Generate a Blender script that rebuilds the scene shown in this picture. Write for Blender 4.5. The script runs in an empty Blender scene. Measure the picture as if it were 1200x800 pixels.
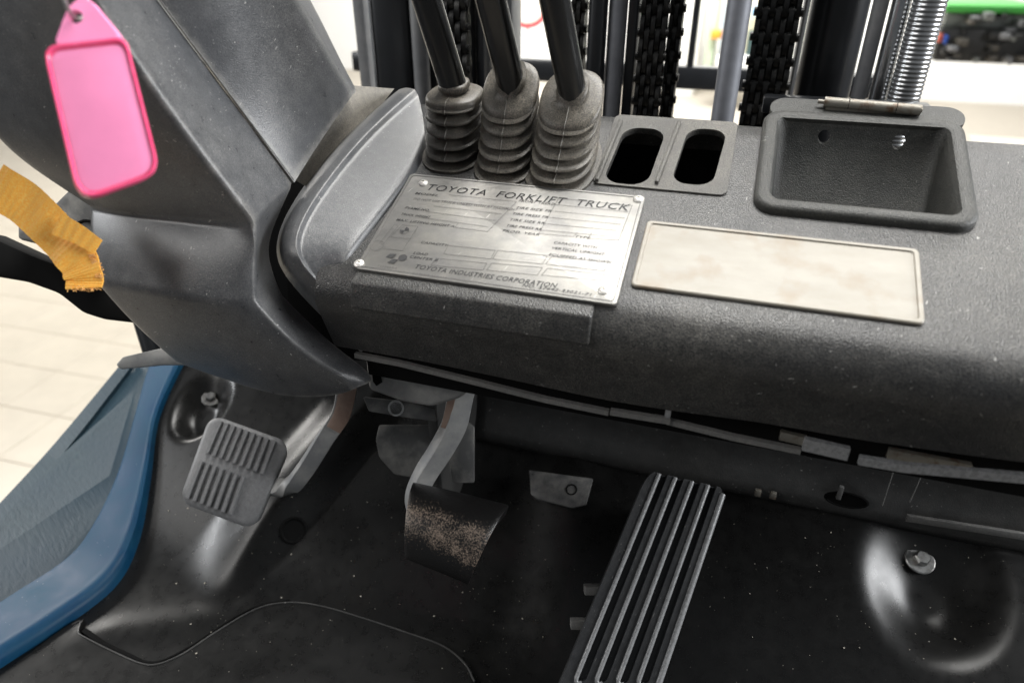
import bpy, bmesh, math, random
import numpy as np
from math import radians, sin, cos, pi
from mathutils import Vector, Matrix

random.seed(7)
SC = bpy.context.scene
COL = SC.collection

# ------------------------------------------------------------------ camera
YAW, PIT, F = radians(18), radians(30), 800.0
CAM = np.array([0, 0, .62])
FWD = np.array([-sin(YAW)*cos(PIT), cos(YAW)*cos(PIT), -sin(PIT)])
RT = np.array([cos(YAW), sin(YAW), 0.0])
UP = np.cross(RT, FWD)
cd = bpy.data.cameras.new('camera')
cam = bpy.data.objects.new('camera', cd); COL.objects.link(cam)
cd.sensor_width = 36; cd.lens = 36*F/1200; cd.sensor_fit = 'HORIZONTAL'
cam.location = CAM
cam.rotation_euler = (radians(90)-PIT, 0, YAW)
cd.clip_start = .02; cd.clip_end = 200
cd.dof.use_dof = True; cd.dof.focus_distance = .60; cd.dof.aperture_fstop = 4.5
SC.camera = cam
SC.render.resolution_x, SC.render.resolution_y = 1024, 682

# ------------------------------------------------------------------ light
world = bpy.data.worlds.new('World'); SC.world = world; world.use_nodes = True
bg = world.node_tree.nodes['Background']
bg.inputs[0].default_value = (.90, .95, 1, 1); bg.inputs[1].default_value = .13
def area(name, loc, target, sx, sy, power, color=(1, 1, 1)):
    l = bpy.data.lights.new(name, 'AREA'); l.shape = 'RECTANGLE'; l.size = sx; l.size_y = sy
    l.energy = power; l.color = color
    o = bpy.data.objects.new(name, l); COL.objects.link(o)
    o.location = loc
    o.rotation_euler = (Vector(target)-Vector(loc)).to_track_quat('-Z', 'Y').to_euler()
    return o
area('roof_window', (.05, .95, 2.0), (-.12, .5, .35), 1.2, .8, 66, (1, .985, .95))
area('left_window', (-2.1, .20, .88), (-.4, .5, .1), .36, .30, 10, (.96, .98, 1))
area('side_window', (2.4, .7, 1.3), (0, .5, .25), 1.3, .9, 95, (.97, .985, 1))
area('hall_ceiling_lamp', (-.6, 2.6, 3.0), (-.2, .6, .4), 2.2, .8, 45, (1, .98, .95))
area('wall_fill_light', (-1.5, 6.5, 4.5), (-1.5, 10.5, .5), 5, 1.0, 1300, (1, .99, .97))  # unseen light added to push the back wall to white
area('rear_fill_light', (-2.3, -1.2, 1.9), (-.45, .35, .5), 1.4, 1.1, 26, (1, .98, .95))  # fill added behind the camera to brighten tag and strap
area('floor_fill_light', (-5.4, 2.6, 2.4), (-2.6, 2.0, -1.2), 1.6, 1.6, 150, (1, .97, .92))  # added fill for the tiles on the left, no visible source
area('floor_fill_light', (2.5, 6, 4.2), (2.2, 5, -1.2), 2, 2, 150, (1, .97, .92))  # second added fill, brightens the tiles on the right
SC.view_settings.view_transform = 'Standard'; SC.view_settings.look = 'None'
SC.view_settings.exposure = 0.0; SC.view_settings.gamma = 1

# ------------------------------------------------------------------ geometry helpers
def ray(u, v): return FWD+RT*((u-600)/F)+UP*((400-v)/F)
def W(u, v, d): return CAM+ray(u, v)*d
def onp(u, v, n, p0):
    r = ray(u, v); t = np.dot(n, np.asarray(p0)-CAM)/np.dot(n, r); return CAM+r*t
def pixd(p): return float((np.asarray(p)-CAM)@FWD)
ZN = np.array([0, 0, 1.0]); YN = np.array([0, 1.0, 0]); XN = np.array([1.0, 0, 0])
GZ = -1.18                                                   # workshop floor under the truck
TA = radians(22)                                             # slope of the dash top
TO = np.array([0, .411, .4087]); TS = np.array([0, cos(TA), sin(TA)]); TN = np.array([0, -sin(TA), cos(TA)])
def T(x, s, h=0): return TO+XN*x+TS*s+TN*h
def st(u, v):
    p = onp(u, v, TN, TO); return p[0], float((p-TO)@TS)
def WT(u, v, h=0): return onp(u, v, TN, TO+TN*h)
def WF(u, v, out=0): return onp(u, v, YN, (0, .418-out, 0))  # dash front face
KY = .607
def WK(u, v, out=0): return onp(u, v, YN, (0, KY-out, 0))    # kick panel
def ramp(y):
    k = .02; a = np.asarray(y, dtype=float)-.40
    return .577*k*np.logaddexp(0, a/k)
def onf(u, v, dz=0.0):
    r = ray(u, v); lo, hi = .2, 3.0
    for _ in range(50):
        m = (lo+hi)/2; p = CAM+r*m
        if p[2] > ramp(p[1])+dz: lo = m
        else: hi = m
    return CAM+r*m

def smooth(me, ang=35):
    me.polygons.foreach_set('use_smooth', [True]*len(me.polygons))
    try: me.set_sharp_from_angle(angle=radians(ang))
    except Exception: pass

WL = {}
def obj(name, me, mat, parent=None, ang=35, origin=None, label=None):
    if isinstance(me, bmesh.types.BMesh):
        bm = me; bmesh.ops.recalc_face_normals(bm, faces=bm.faces)
        me = bpy.data.meshes.new(name); bm.to_mesh(me); bm.free()
    n = len(me.vertices)
    co = np.empty(n*3, dtype=np.float32); me.vertices.foreach_get('co', co); co = co.reshape(-1, 3)
    if origin is None:
        lo, hi = co.min(0), co.max(0); origin = np.array([(lo[0]+hi[0])/2, (lo[1]+hi[1])/2, lo[2]])
    origin = np.asarray(origin, dtype=float)
    co = (co-origin).astype(np.float32); me.vertices.foreach_set('co', co.ravel()); me.update()
    me.materials.clear(); me.materials.append(mat)
    if ang: smooth(me, ang)
    o = bpy.data.objects.new(name, me); COL.objects.link(o)
    if parent is not None:
        o.parent = parent; o.location = origin-WL[parent.name]
    else: o.location = origin
    WL[o.name] = origin
    if label: o['label'] = label
    return o
def empty(name, loc, label, cat):
    o = bpy.data.objects.new(name, None); COL.objects.link(o); o.location = loc
    o.empty_display_size = .05
    WL[o.name] = np.asarray(loc, dtype=float); o['label'] = label; o['category'] = cat
    return o
def baked(o, *mods):
    """apply modifiers: mods are (type, dict)"""
    for t, kw in mods:
        m = o.modifiers.new(t, t)
        for k, v in kw.items(): setattr(m, k, v)
    bpy.context.view_layer.update()
    dg = bpy.context.evaluated_depsgraph_get()
    me = bpy.data.meshes.new_from_object(o.evaluated_get(dg))
    old = o.data; o.modifiers.clear(); o.data = me
    bpy.data.meshes.remove(old)
    return o
def bm_from(vs, fs):
    bm = bmesh.new(); bv = [bm.verts.new(tuple(v)) for v in vs]
    for f in fs:
        try: bm.faces.new([bv[i] for i in f])
        except ValueError: pass
    return bm
def box(o, ax, ay, az, x0, x1, y0, y1, z0, z1, bm=None, bev=0, seg=2):
    """box in a local frame o + ax*x + ay*y + az*z"""
    b = bmesh.new()
    o, ax, ay, az = map(np.asarray, (o, ax, ay, az))
    vs = [b.verts.new(tuple(o+ax*x+ay*y+az*z)) for z in (z0, z1) for y in (y0, y1) for x in (x0, x1)]
    for f in ((0, 2, 3, 1), (4, 5, 7, 6), (0, 1, 5, 4), (2, 6, 7, 3), (0, 4, 6, 2), (1, 3, 7, 5)): b.faces.new([vs[i] for i in f])
    if bev: bmesh.ops.bevel(b, geom=list(b.edges), offset=bev, segments=seg, profile=.5, affect='EDGES')
    if bm is None: return b
    merge(bm, b); return bm
def merge(bm, b):
    me = bpy.data.meshes.new('tmp'); b.to_mesh(me); b.free(); bm.from_mesh(me); bpy.data.meshes.remove(me)
def loft(loops, closed=True, cap0=True, cap1=True, bm=None):
    b = bm or bmesh.new()
    L = [[b.verts.new(tuple(p)) for p in lp] for lp in loops]
    n = len(L[0])
    for a, c in zip(L[:-1], L[1:]):
        for i in range(n if closed else n-1):
            j = (i+1) % n; b.faces.new((a[i], a[j], c[j], c[i]))
    if cap0: b.faces.new(L[0][::-1])
    if cap1: b.faces.new(L[-1])
    return b
def tube(path, rad, n=14, cap=True, bm=None, flat=None):
    P = [np.asarray(p, dtype=float) for p in path]
    R = rad if hasattr(rad, '__len__') else [rad]*len(P)
    loops = []; prev = None
    for i, p in enumerate(P):
        d = P[min(i+1, len(P)-1)]-P[max(i-1, 0)]; d = d/np.linalg.norm(d)
        if prev is None:
            a = np.cross(d, [0, 0, 1]) if abs(d[2]) < .9 else np.cross(d, [1, 0, 0])
        else: a = prev-d*np.dot(prev, d)
        a = a/np.linalg.norm(a); prev = a; b2 = np.cross(d, a)
        loops.append([p+R[i]*(cos(2*pi*k/n)*a+sin(2*pi*k/n)*b2) for k in range(n)])
    return loft(loops, True, cap, cap, bm)
def rrect(x0, x1, y0, y1, r, n=6):
    out = []
    for cx, cy, a0 in ((x1-r, y1-r, 0), (x0+r, y1-r, 90), (x0+r, y0+r, 180), (x1-r, y0+r, 270)):
        for k in range(n+1):
            a = radians(a0+90*k/n); out.append((cx+r*cos(a), cy+r*sin(a)))
    return out
def prism(pts, nrm, t, bev=0, seg=2):
    """solid from a planar-ish outline pushed along -nrm by t"""
    nrm = np.asarray(nrm)
    b = bmesh.new()
    top = [b.verts.new(tuple(p)) for p in pts]; bot = [b.verts.new(tuple(np.asarray(p)-nrm*t)) for p in pts]
    n = len(pts); ft = b.faces.new(top); b.faces.new(bot[::-1])
    for i in range(n): b.faces.new((top[i], bot[i], bot[(i+1) % n], top[(i+1) % n]))
    bmesh.ops.recalc_face_normals(b, faces=b.faces)
    if bev: bmesh.ops.bevel(b, geom=list(b.edges), offset=bev, segments=seg, profile=.5, affect='EDGES')
    return b
def spline(pts, n=8):
    """Catmull-Rom through pts"""
    P = [np.asarray(p, dtype=float) for p in pts]; P = [2*P[0]-P[1]]+P+[2*P[-1]-P[-2]]
    out = []
    for i in range(1, len(P)-2):
        for k in range(n):
            t = k/n; a, b, c, d = P[i-1:i+3]
            out.append(.5*((2*b)+(c-a)*t+(2*a-5*b+4*c-d)*t*t+(3*b-a-3*c+d)*t**3))
    out.append(P[-2]); return out
def fix(o):
    b = bmesh.new(); b.from_mesh(o.data); bmesh.ops.recalc_face_normals(b, faces=b.faces); b.to_mesh(o.data); b.free()
def cut(o, cutters):
    objs = []
    for c in cutters:
        bmesh.ops.recalc_face_normals(c, faces=c.faces)
        me = bpy.data.meshes.new('cut'); c.to_mesh(me); c.free()
        k = bpy.data.objects.new('cut', me); COL.objects.link(k); objs.append(k)
        m = o.modifiers.new('b', 'BOOLEAN'); m.object = k; m.operation = 'DIFFERENCE'; m.solver = 'EXACT'
    baked(o)
    for k in objs:
        me = k.data; bpy.data.objects.remove(k); bpy.data.meshes.remove(me)
    return o

# ------------------------------------------------------------------ materials
def nodes(name):
    m = bpy.data.materials.new(name); m.use_nodes = True
    nt = m.node_tree; return m, nt, nt.nodes['Principled BSDF']
def N(nt, t, **kw):
    n = nt.nodes.new(t)
    for k, v in kw.items():
        if k in n.inputs: n.inputs[k].default_value = v
        else: setattr(n, k, v)
    return n
def rampn(nt, src, p0, p1, c0=(0, 0, 0, 1), c1=(1, 1, 1, 1)):
    r = nt.nodes.new('ShaderNodeValToRGB'); r.color_ramp.elements[0].position = p0; r.color_ramp.elements[1].position = p1
    r.color_ramp.elements[0].color = c0; r.color_ramp.elements[1].color = c1
    nt.links.new(src, r.inputs[0]); return r.outputs[0]
def mixc(nt, fac, a, b):
    m = nt.nodes.new('ShaderNodeMix'); m.data_type = 'RGBA'
    for s, i in ((fac, 0), (a, 6), (b, 7)):
        if hasattr(s, 'links') or hasattr(s, 'is_linked'): nt.links.new(s, m.inputs[i])
        elif isinstance(s, (int, float)): m.inputs[i].default_value = s
        else: m.inputs[i].default_value = (*s, 1) if len(s) == 3 else s
    return m.outputs[2]
def mathn(nt, op, a, b=None):
    m = nt.nodes.new('ShaderNodeMath'); m.operation = op
    for s, i in ((a, 0), (b, 1)):
        if s is None: continue
        if isinstance(s, (int, float)): m.inputs[i].default_value = s
        else: nt.links.new(s, m.inputs[i])
    return m.outputs[0]
def coords(nt, rot=(0, 0, 0), sc=(1, 1, 1)):
    out = nt.nodes.new('ShaderNodeNewGeometry').outputs['Position']
    for key, val, idle in (('Rotation', rot, (0, 0, 0)), ('Scale', sc, (1, 1, 1))):
        if tuple(val) == idle: continue
        m = nt.nodes.new('ShaderNodeMapping'); m.inputs[key].default_value = val
        nt.links.new(out, m.inputs[0]); out = m.outputs[0]
    return out
def noise(nt, co, scale, detail=4, rough=.55):
    n = N(nt, 'ShaderNodeTexNoise', Scale=scale, Detail=detail, Roughness=rough); nt.links.new(co, n.inputs['Vector']); return n.outputs[0]
def voro(nt, co, scale, feat='F1'):
    n = N(nt, 'ShaderNodeTexVoronoi', Scale=scale); n.feature = feat; nt.links.new(co, n.inputs['Vector']); return n.outputs['Distance']
def plastic(name, base, rough=.5, dust=.3, dcol=(.30, .28, .25), grain=1400, gstr=.25, scratch=.5, spec=.5, speck=0.0, dscale=14, metal=0.0, rvar=.12, edge=0):
    m, nt, b = nodes(name)
    co = coords(nt)
    n1 = noise(nt, co, dscale, 6, .62); n2 = noise(nt, co, dscale*9, 5, .6)
    n3 = noise(nt, co, 1000, 3, .6)
    fac = mathn(nt, 'MULTIPLY', rampn(nt, n1, .25, .80), rampn(nt, n3, .36, .66))
    fac = mathn(nt, 'MULTIPLY', fac, mathn(nt, 'ADD', mathn(nt, 'MULTIPLY', rampn(nt, n2, .3, .7), .5), .5))
    fac = mathn(nt, 'MULTIPLY', fac, dust)
    var = mixc(nt, rampn(nt, n2, .35, .65), tuple(c*.88 for c in base), tuple(c*1.12 for c in base))
    c = mixc(nt, fac, var, dcol)
    rr = mathn(nt, 'ADD', mathn(nt, 'MULTIPLY', n2, rvar*2), rough-rvar)
    if scratch:
        tot = None
        for i, (rx, sc) in enumerate((((.3, .4, .5), (70, 620, 620)), ((1.1, .2, -.7), (48, 720, 720)), ((-.4, .9, 1.9), (85, 560, 560)))):
            q = coords(nt, rx, sc); s = rampn(nt, noise(nt, q, 1.0, 2, .4), .715, .77)
            msk = rampn(nt, noise(nt, co, 30+9*i, 2), .52, .66)
            s = mathn(nt, 'MULTIPLY', s, msk)
            tot = s if tot is None else mathn(nt, 'MAXIMUM', tot, s)
        c = mixc(nt, mathn(nt, 'MULTIPLY', tot, scratch), c, (.6, .59, .56))
    if speck:
        v = voro(nt, co, 190); n5 = noise(nt, co, 60, 2)
        s = mathn(nt, 'MULTIPLY', rampn(nt, v, .05, .085, (1, 1, 1, 1), (0, 0, 0, 1)), rampn(nt, n5, .5, .62))
        c = mixc(nt, mathn(nt, 'MULTIPLY', s, speck), c, (.42, .40, .34))
    if edge:
        g_ = nt.nodes.new('ShaderNodeNewGeometry')
        e_ = mathn(nt, 'MULTIPLY', rampn(nt, g_.outputs['Pointiness'], .515, .56), rampn(nt, n2, .3, .65))
        c = mixc(nt, mathn(nt, 'MULTIPLY', e_, edge), c, (.42, .40, .36))
    nt.links.new(c, b.inputs['Base Color']); nt.links.new(rr, b.inputs['Roughness'])
    b.inputs['Specular IOR Level'].default_value = spec; b.inputs['Metallic'].default_value = metal
    if grain:
        g1 = voro(nt, co, grain); g2 = noise(nt, co, grain*.4, 3)
        h = mathn(nt, 'ADD', g1, mathn(nt, 'MULTIPLY', g2, .6))
        bp = N(nt, 'ShaderNodeBump', Strength=gstr, Distance=.0006); nt.links.new(h, bp.inputs['Height']); nt.links.new(bp.outputs[0], b.inputs['Normal'])
    return m
def plain(name, base, rough=.5, metal=0.0, spec=.5, var=.15, vs=60, bump=0.0, bs=300, coat=0.0):
    m, nt, b = nodes(name); co = coords(nt); n = noise(nt, co, vs, 5)
    c = mixc(nt, rampn(nt, n, .3, .7), tuple(x*(1-var) for x in base), tuple(min(1, x*(1+var)) for x in base))
    nt.links.new(c, b.inputs['Base Color']); b.inputs['Roughness'].default_value = rough
    b.inputs['Metallic'].default_value = metal; b.inputs['Specular IOR Level'].default_value = spec
    b.inputs['Coat Weight'].default_value = coat
    if bump:
        bp = N(nt, 'ShaderNodeBump', Strength=bump, Distance=.001); nt.links.new(noise(nt, co, bs, 4), bp.inputs['Height']); nt.links.new(bp.outputs[0], b.inputs['Normal'])
    return m
def two(name, a, c, p0, p1, scale, rough=.5, metal=0.0, bump=.2, bs=400, det=8, rough2=None):
    m, nt, b = nodes(name); co = coords(nt); n = noise(nt, co, scale, det, .65)
    f = rampn(nt, n, p0, p1)
    nt.links.new(mixc(nt, f, a, c), b.inputs['Base Color']); b.inputs['Metallic'].default_value = metal
    if rough2 is None: b.inputs['Roughness'].default_value = rough
    else: nt.links.new(mathn(nt, 'ADD', mathn(nt, 'MULTIPLY', f, rough2-rough), rough), b.inputs['Roughness'])
    bp = N(nt, 'ShaderNodeBump', Strength=bump, Distance=.001); nt.links.new(noise(nt, co, bs, 4), bp.inputs['Height']); nt.links.new(bp.outputs[0], b.inputs['Normal'])
    return m

M = {}
M['dash'] = plastic('dash_plastic', (.016, .017, .019), .36, .70, (.26, .245, .215), 1000, .45, .85, speck=.35, dscale=11)
M['cover'] = plastic('column_plastic', (.052, .055, .061), .31, .85, (.22, .215, .205), 1300, .16, .9, dscale=9, rvar=.10, edge=.3)
M['cowl'] = plastic('cowl_plastic', (.058, .061, .067), .35, .6, (.26, .255, .24), 1500, .14, .8, dscale=16, rvar=.09, edge=.3)
M['bin'] = plastic('bin_plastic', (.022, .024, .023), .50, .7, (.15, .14, .12), 1100, .5, .4, dscale=16)
M['slotpanel'] = plastic('slot_panel_plastic', (.075, .073, .068), .55, .9, (.30, .275, .23), 1000, .45, .3, dscale=14)
M['floor'] = plastic('floor_paint', (.006, .006, .006), .29, .4, (.036, .035, .032), 1100, .05, 0, speck=.7, dscale=9, rvar=.08, edge=0, spec=.40)
M['kick'] = plastic('kick_panel_plastic', (.040, .040, .040), .42, .5, (.13, .125, .11), 800, .2, .8, dscale=8)
M['trim'] = plastic('trim_plastic', (.13, .13, .128), .45, .8, (.32, .30, .27), 800, .2, .6, dscale=30)
M['rubber'] = plastic('boot_rubber', (.050, .046, .040), .42, .75, (.44, .39, .31), 900, .15, .2, dscale=22)
M['padrubber'] = plastic('pedal_rubber', (.17, .172, .177), .45, .5, (.28, .275, .265), 700, .15, .2, dscale=30)
M['accel'] = plastic('accelerator_plastic', (.024, .025, .027), .36, .5, (.10, .10, .097), 900, .12, .55, dscale=18)
M['litlip_trim'] = plastic('lit_lip_and_trim_plastic', (.20, .203, .208), .28, .5, (.40, .40, .395), 900, .15, .3, dscale=30)  # pale plastic: painted highlight on the pedal lips, own colour on the trim
M['brakepad'] = two('worn_brake_pad', (.012, .011, .011), (.33, .24, .19), .50, .66, 90, .35, 0, .5, 500, 10, .5)
M['arm'] = two('pedal_arm_steel', (.28, .285, .29), (.44, .435, .42), .4, .7, 40, .45, .25, .15, 300)
M['armrust'] = two('pedal_arm_primer', (.24, .155, .12), (.34, .25, .20), .35, .7, 60, .6, 0, .2, 300)
M['bracket'] = two('bracket_metal', (.08, .08, .08), (.22, .215, .20), .42, .75, 45, .45, .1, .25, 300)
def mk_brake():
    m, nt, b = nodes('worn_brake_pad'); co = coords(nt)
    tc = nt.nodes.new('ShaderNodeUVMap'); sp_ = nt.nodes.new('ShaderNodeSeparateXYZ'); nt.links.new(tc.outputs[0], sp_.inputs[0])
    band = rampn(nt, mathn(nt, 'ABSOLUTE', mathn(nt, 'SUBTRACT', mathn(nt, 'ADD', sp_.outputs[1], mathn(nt, 'MULTIPLY', sp_.outputs[0], -.12)), .50)), .14, .42, (1, 1, 1, 1), (0, 0, 0, 1))
    q = coords(nt, (.2, .3, .25), (150, 420, 420))
    n = mathn(nt, 'ADD', mathn(nt, 'MULTIPLY', noise(nt, co, 620, 4, .7), .70), mathn(nt, 'MULTIPLY', noise(nt, co, 75, 4, .6), .30))
    f = rampn(nt, mathn(nt, 'ADD', n, mathn(nt, 'MULTIPLY', mathn(nt, 'SUBTRACT', band, 1.0), .22)), .46, .66)
    nt.links.new(mixc(nt, f, (.010, .0095, .0095), (.34, .26, .20)), b.inputs['Base Color'])
    nt.links.new(mathn(nt, 'ADD', mathn(nt, 'MULTIPLY', f, .2), .30), b.inputs['Roughness'])
    bp = N(nt, 'ShaderNodeBump', Strength=.5, Distance=.001); nt.links.new(n, bp.inputs['Height']); nt.links.new(bp.outputs[0], b.inputs['Normal'])
    return m
M['brakepad'] = mk_brake()
M['dusty'] = plastic('dusty_flange', (.15, .14, .12), .6, .9, (.40, .36, .30), 900, .3, .3, dscale=22)
M['black'] = plain('matte_black', (.004, .004, .004), .8, 0, .12)
M['gloss'] = plain('black_lever_paint', (.009, .009, .009), .22, 0, .5, .2, 40)
M['mast'] = plain('mast_black_paint', (.011, .012, .014), .28, 0, .5, .3, 20)
M['mastgrey'] = two('mast_grey_paint', (.15, .155, .165), (.25, .25, .25), .4, .7, 15, .45, 0, .1, 100)
M['chrome'] = plain('silver_rod_metal', (.55, .56, .57), .22, 1.0, .5, .1)
M['rod'] = plain('dull_rod_metal', (.26, .27, .30), .5, .4, .5, .12)
M['chain'] = two('greasy_chain', (.006, .006, .006), (.05, .048, .045), .5, .75, 60, .35, .3, .6, 250)
M['hose'] = plain('corrugated_hose_metal', (.45, .46, .47), .28, .9, .5, .15)
M['plate'] = None
M['cream'] = None
M['rivet'] = plain('rivet_metal', (.74, .72, .68), .4, .6)
M['ink'] = plain('black_print', (.025, .025, .026), .5)
M['thinink'] = plain('grey_print', (.13, .125, .12), .5)
M['hinge'] = two('rusty_hinge', (.26, .245, .21), (.13, .065, .03), .5, .68, 120, .5, .4, .3, 500)
M['zinc'] = two('zinc_bolt', (.45, .45, .44), (.2, .19, .18), .4, .7, 150, .3, .9, .2, 500)
M['blue'] = None
M['step'] = None
M['pink'] = None
M['pinkpaper'] = plain('pink_paper', (.95, .30, .54), .4, 0, .4, .05, 40)
M['orange'] = None
M['wall'] = plain('white_wall_paint', (.82, .82, .80), .7, 0, .3, .03, 2)
M['tile'] = plain('cream_floor_tile', (.66, .60, .50), .3, 0, .5, .05, 8)
M['grout'] = plain('tile_grout', (.42, .38, .32), .8)

def mk_plate():
    m, nt, b = nodes('nameplate_metal'); co = coords(nt)
    q = coords(nt, (0, 0, 0), (9, 90, 90)); n = noise(nt, q, 1.5, 6, .6); n2 = noise(nt, co, 30, 6, .7)
    c = mixc(nt, rampn(nt, n2, .35, .7), (.25, .246, .238), (.37, .357, .325))
    s = rampn(nt, noise(nt, coords(nt, (0, 0, .4), (500, 40, 40)), 1, 2), .70, .78)
    c = mixc(nt, mathn(nt, 'MULTIPLY', s, .5), c, (.85, .83, .78))
    nt.links.new(c, b.inputs['Base Color']); b.inputs['Metallic'].default_value = .75
    nt.links.new(mathn(nt, 'ADD', mathn(nt, 'MULTIPLY', n, .30), .32), b.inputs['Roughness'])
    bp = N(nt, 'ShaderNodeBump', Strength=.12, Distance=.001); nt.links.new(noise(nt, co, 25, 3), bp.inputs['Height']); nt.links.new(bp.outputs[0], b.inputs['Normal'])
    return m
M['plate'] = mk_plate()
def mk_cream():
    m, nt, b = nodes('cream_label_plastic'); co = coords(nt); n = noise(nt, coords(nt, (0, 0, 0), (14, 34, 34)), 1.4, 5, .6); n2 = noise(nt, co, 24, 4)
    c = mixc(nt, rampn(nt, n, .3, .7), (.27, .245, .20), (.34, .315, .27))
    c = mixc(nt, mathn(nt, 'MULTIPLY', rampn(nt, n2, .52, .72), .75), c, (.23, .165, .10))
    nt.links.new(c, b.inputs['Base Color']); b.inputs['Roughness'].default_value = .45
    return m
M['cream'] = mk_cream()
def mk_blue():
    m, nt, b = nodes('blue_body_paint'); co = coords(nt); n = noise(nt, co, 30, 6, .65)
    c = mixc(nt, rampn(nt, n, .35, .75), (.0015, .044, .110), (.008, .066, .125))
    sp = rampn(nt, voro(nt, co, 130), .04, .08, (1, 1, 1, 1), (0, 0, 0, 1))
    sp = mathn(nt, 'MULTIPLY', sp, rampn(nt, noise(nt, co, 40, 2), .5, .6))
    c = mixc(nt, mathn(nt, 'MULTIPLY', sp, .6), c, (.4, .45, .48))
    nt.links.new(c, b.inputs['Base Color']); nt.links.new(mathn(nt, 'ADD', mathn(nt, 'MULTIPLY', n, .3), .32), b.inputs['Roughness'])
    b.inputs['Specular IOR Level'].default_value = .25
    return m
M['blue'] = mk_blue()
def mk_step():
    m, nt, b = nodes('blue_grey_step_paint'); co = coords(nt); n = noise(nt, coords(nt, (0, 0, .5), (25, 260, 260)), 1, 3); n1 = noise(nt, co, 12, 5)
    c = mixc(nt, rampn(nt, n, .35, .68), (.010, .030, .044), (.024, .050, .064)); c = mixc(nt, rampn(nt, n1, .35, .7), c, (.012, .035, .055))
    nt.links.new(c, b.inputs['Base Color']); b.inputs['Roughness'].default_value = .5
    bp = N(nt, 'ShaderNodeBump', Strength=.5, Distance=.001); nt.links.new(n, bp.inputs['Height']); nt.links.new(bp.outputs[0], b.inputs['Normal'])
    return m
M['step'] = mk_step()
def mk_pink():
    m, nt, b = nodes('pink_tag_plastic'); co = coords(nt); n = noise(nt, co, 60, 4)
    nt.links.new(mixc(nt, rampn(nt, n, .3, .7), (.86, .08, .22), (.90, .13, .28)), b.inputs['Base Color']); b.inputs['Roughness'].default_value = .25
    b.inputs['Subsurface Weight'].default_value = .5; b.inputs['Subsurface Radius'].default_value = (.006, .002, .003)
    return m
M['pink'] = mk_pink()
def mk_orange():
    m, nt, b = nodes('orange_webbing'); co = coords(nt)
    n = noise(nt, co, 900, 2)
    nt.links.new(mixc(nt, rampn(nt, n, .3, .7), (1, .40, .03), (1, .60, .13)), b.inputs['Base Color']); b.inputs['Roughness'].default_value = .75
    return m
M['orange'] = mk_orange()

# ================================================================== SETTING
def struct(o):
    o['kind'] = 'structure'; return o
gx0, gx1, gy0, gy1 = -9, 7, -1.5, 12
wf = struct(obj('workshop_floor', bm_from([(gx0, gy0, GZ-.012), (gx1, gy0, GZ-.012), (gx1, gy1, GZ-.012), (gx0, gy1, GZ-.012)], [(0, 1, 2, 3)]), M['grout'], ang=0))
TSZ = .30
tb = box((0, 0, 0), XN, YN, ZN, -.1485, .1485, -.1485, .1485, -.01, 0, bev=.0015, seg=1)
tme = bpy.data.meshes.new('floor_tile'); tb.to_mesh(tme); tb.free(); tme.materials.append(M['tile'])
# tiles that the photograph shows beside the truck and between the mast rails
tang = radians(2.5); ca, sa = cos(tang), sin(tang); tx0, ty0 = -2.99, 2.00
cells = []
for i in range(-22, 34):
    for j in range(-6, 30):
        x = tx0+(i+.5)*TSZ*ca-(j+.5)*TSZ*sa; y = ty0+(i+.5)*TSZ*sa+(j+.5)*TSZ*ca
        q = np.array([x, y, GZ])-CAM; d = q@FWD
        if d < .3: continue
        u, v = 600+F*(q@RT)/d, 400-F*(q@UP)/d
        if (-90 < u < 240 and 100 < v < 760): cells.append((d, x, y))
        elif (330 < u < 1290 and 60 < v < 190): cells.append((d+2, x, y))
cells.sort()
for d, x, y in cells[:300]:
    t = bpy.data.objects.new('floor_tile', tme); COL.objects.link(t); t.parent = wf
    t.location = np.array([x, y, GZ])-WL[wf.name]; t.rotation_euler.z = tang
struct(obj('back_wall', box((0, 0, 0), XN, YN, ZN, -11, 8, 11.0, 11.2, GZ-.02, 4.2), M['wall'], ang=0))

# ================================================================== FORKLIFT
FL = empty('forklift', (0, .5, GZ), 'worn black and blue forklift seen into its footwell, dashboard, levers and pedals', 'forklift')

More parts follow.
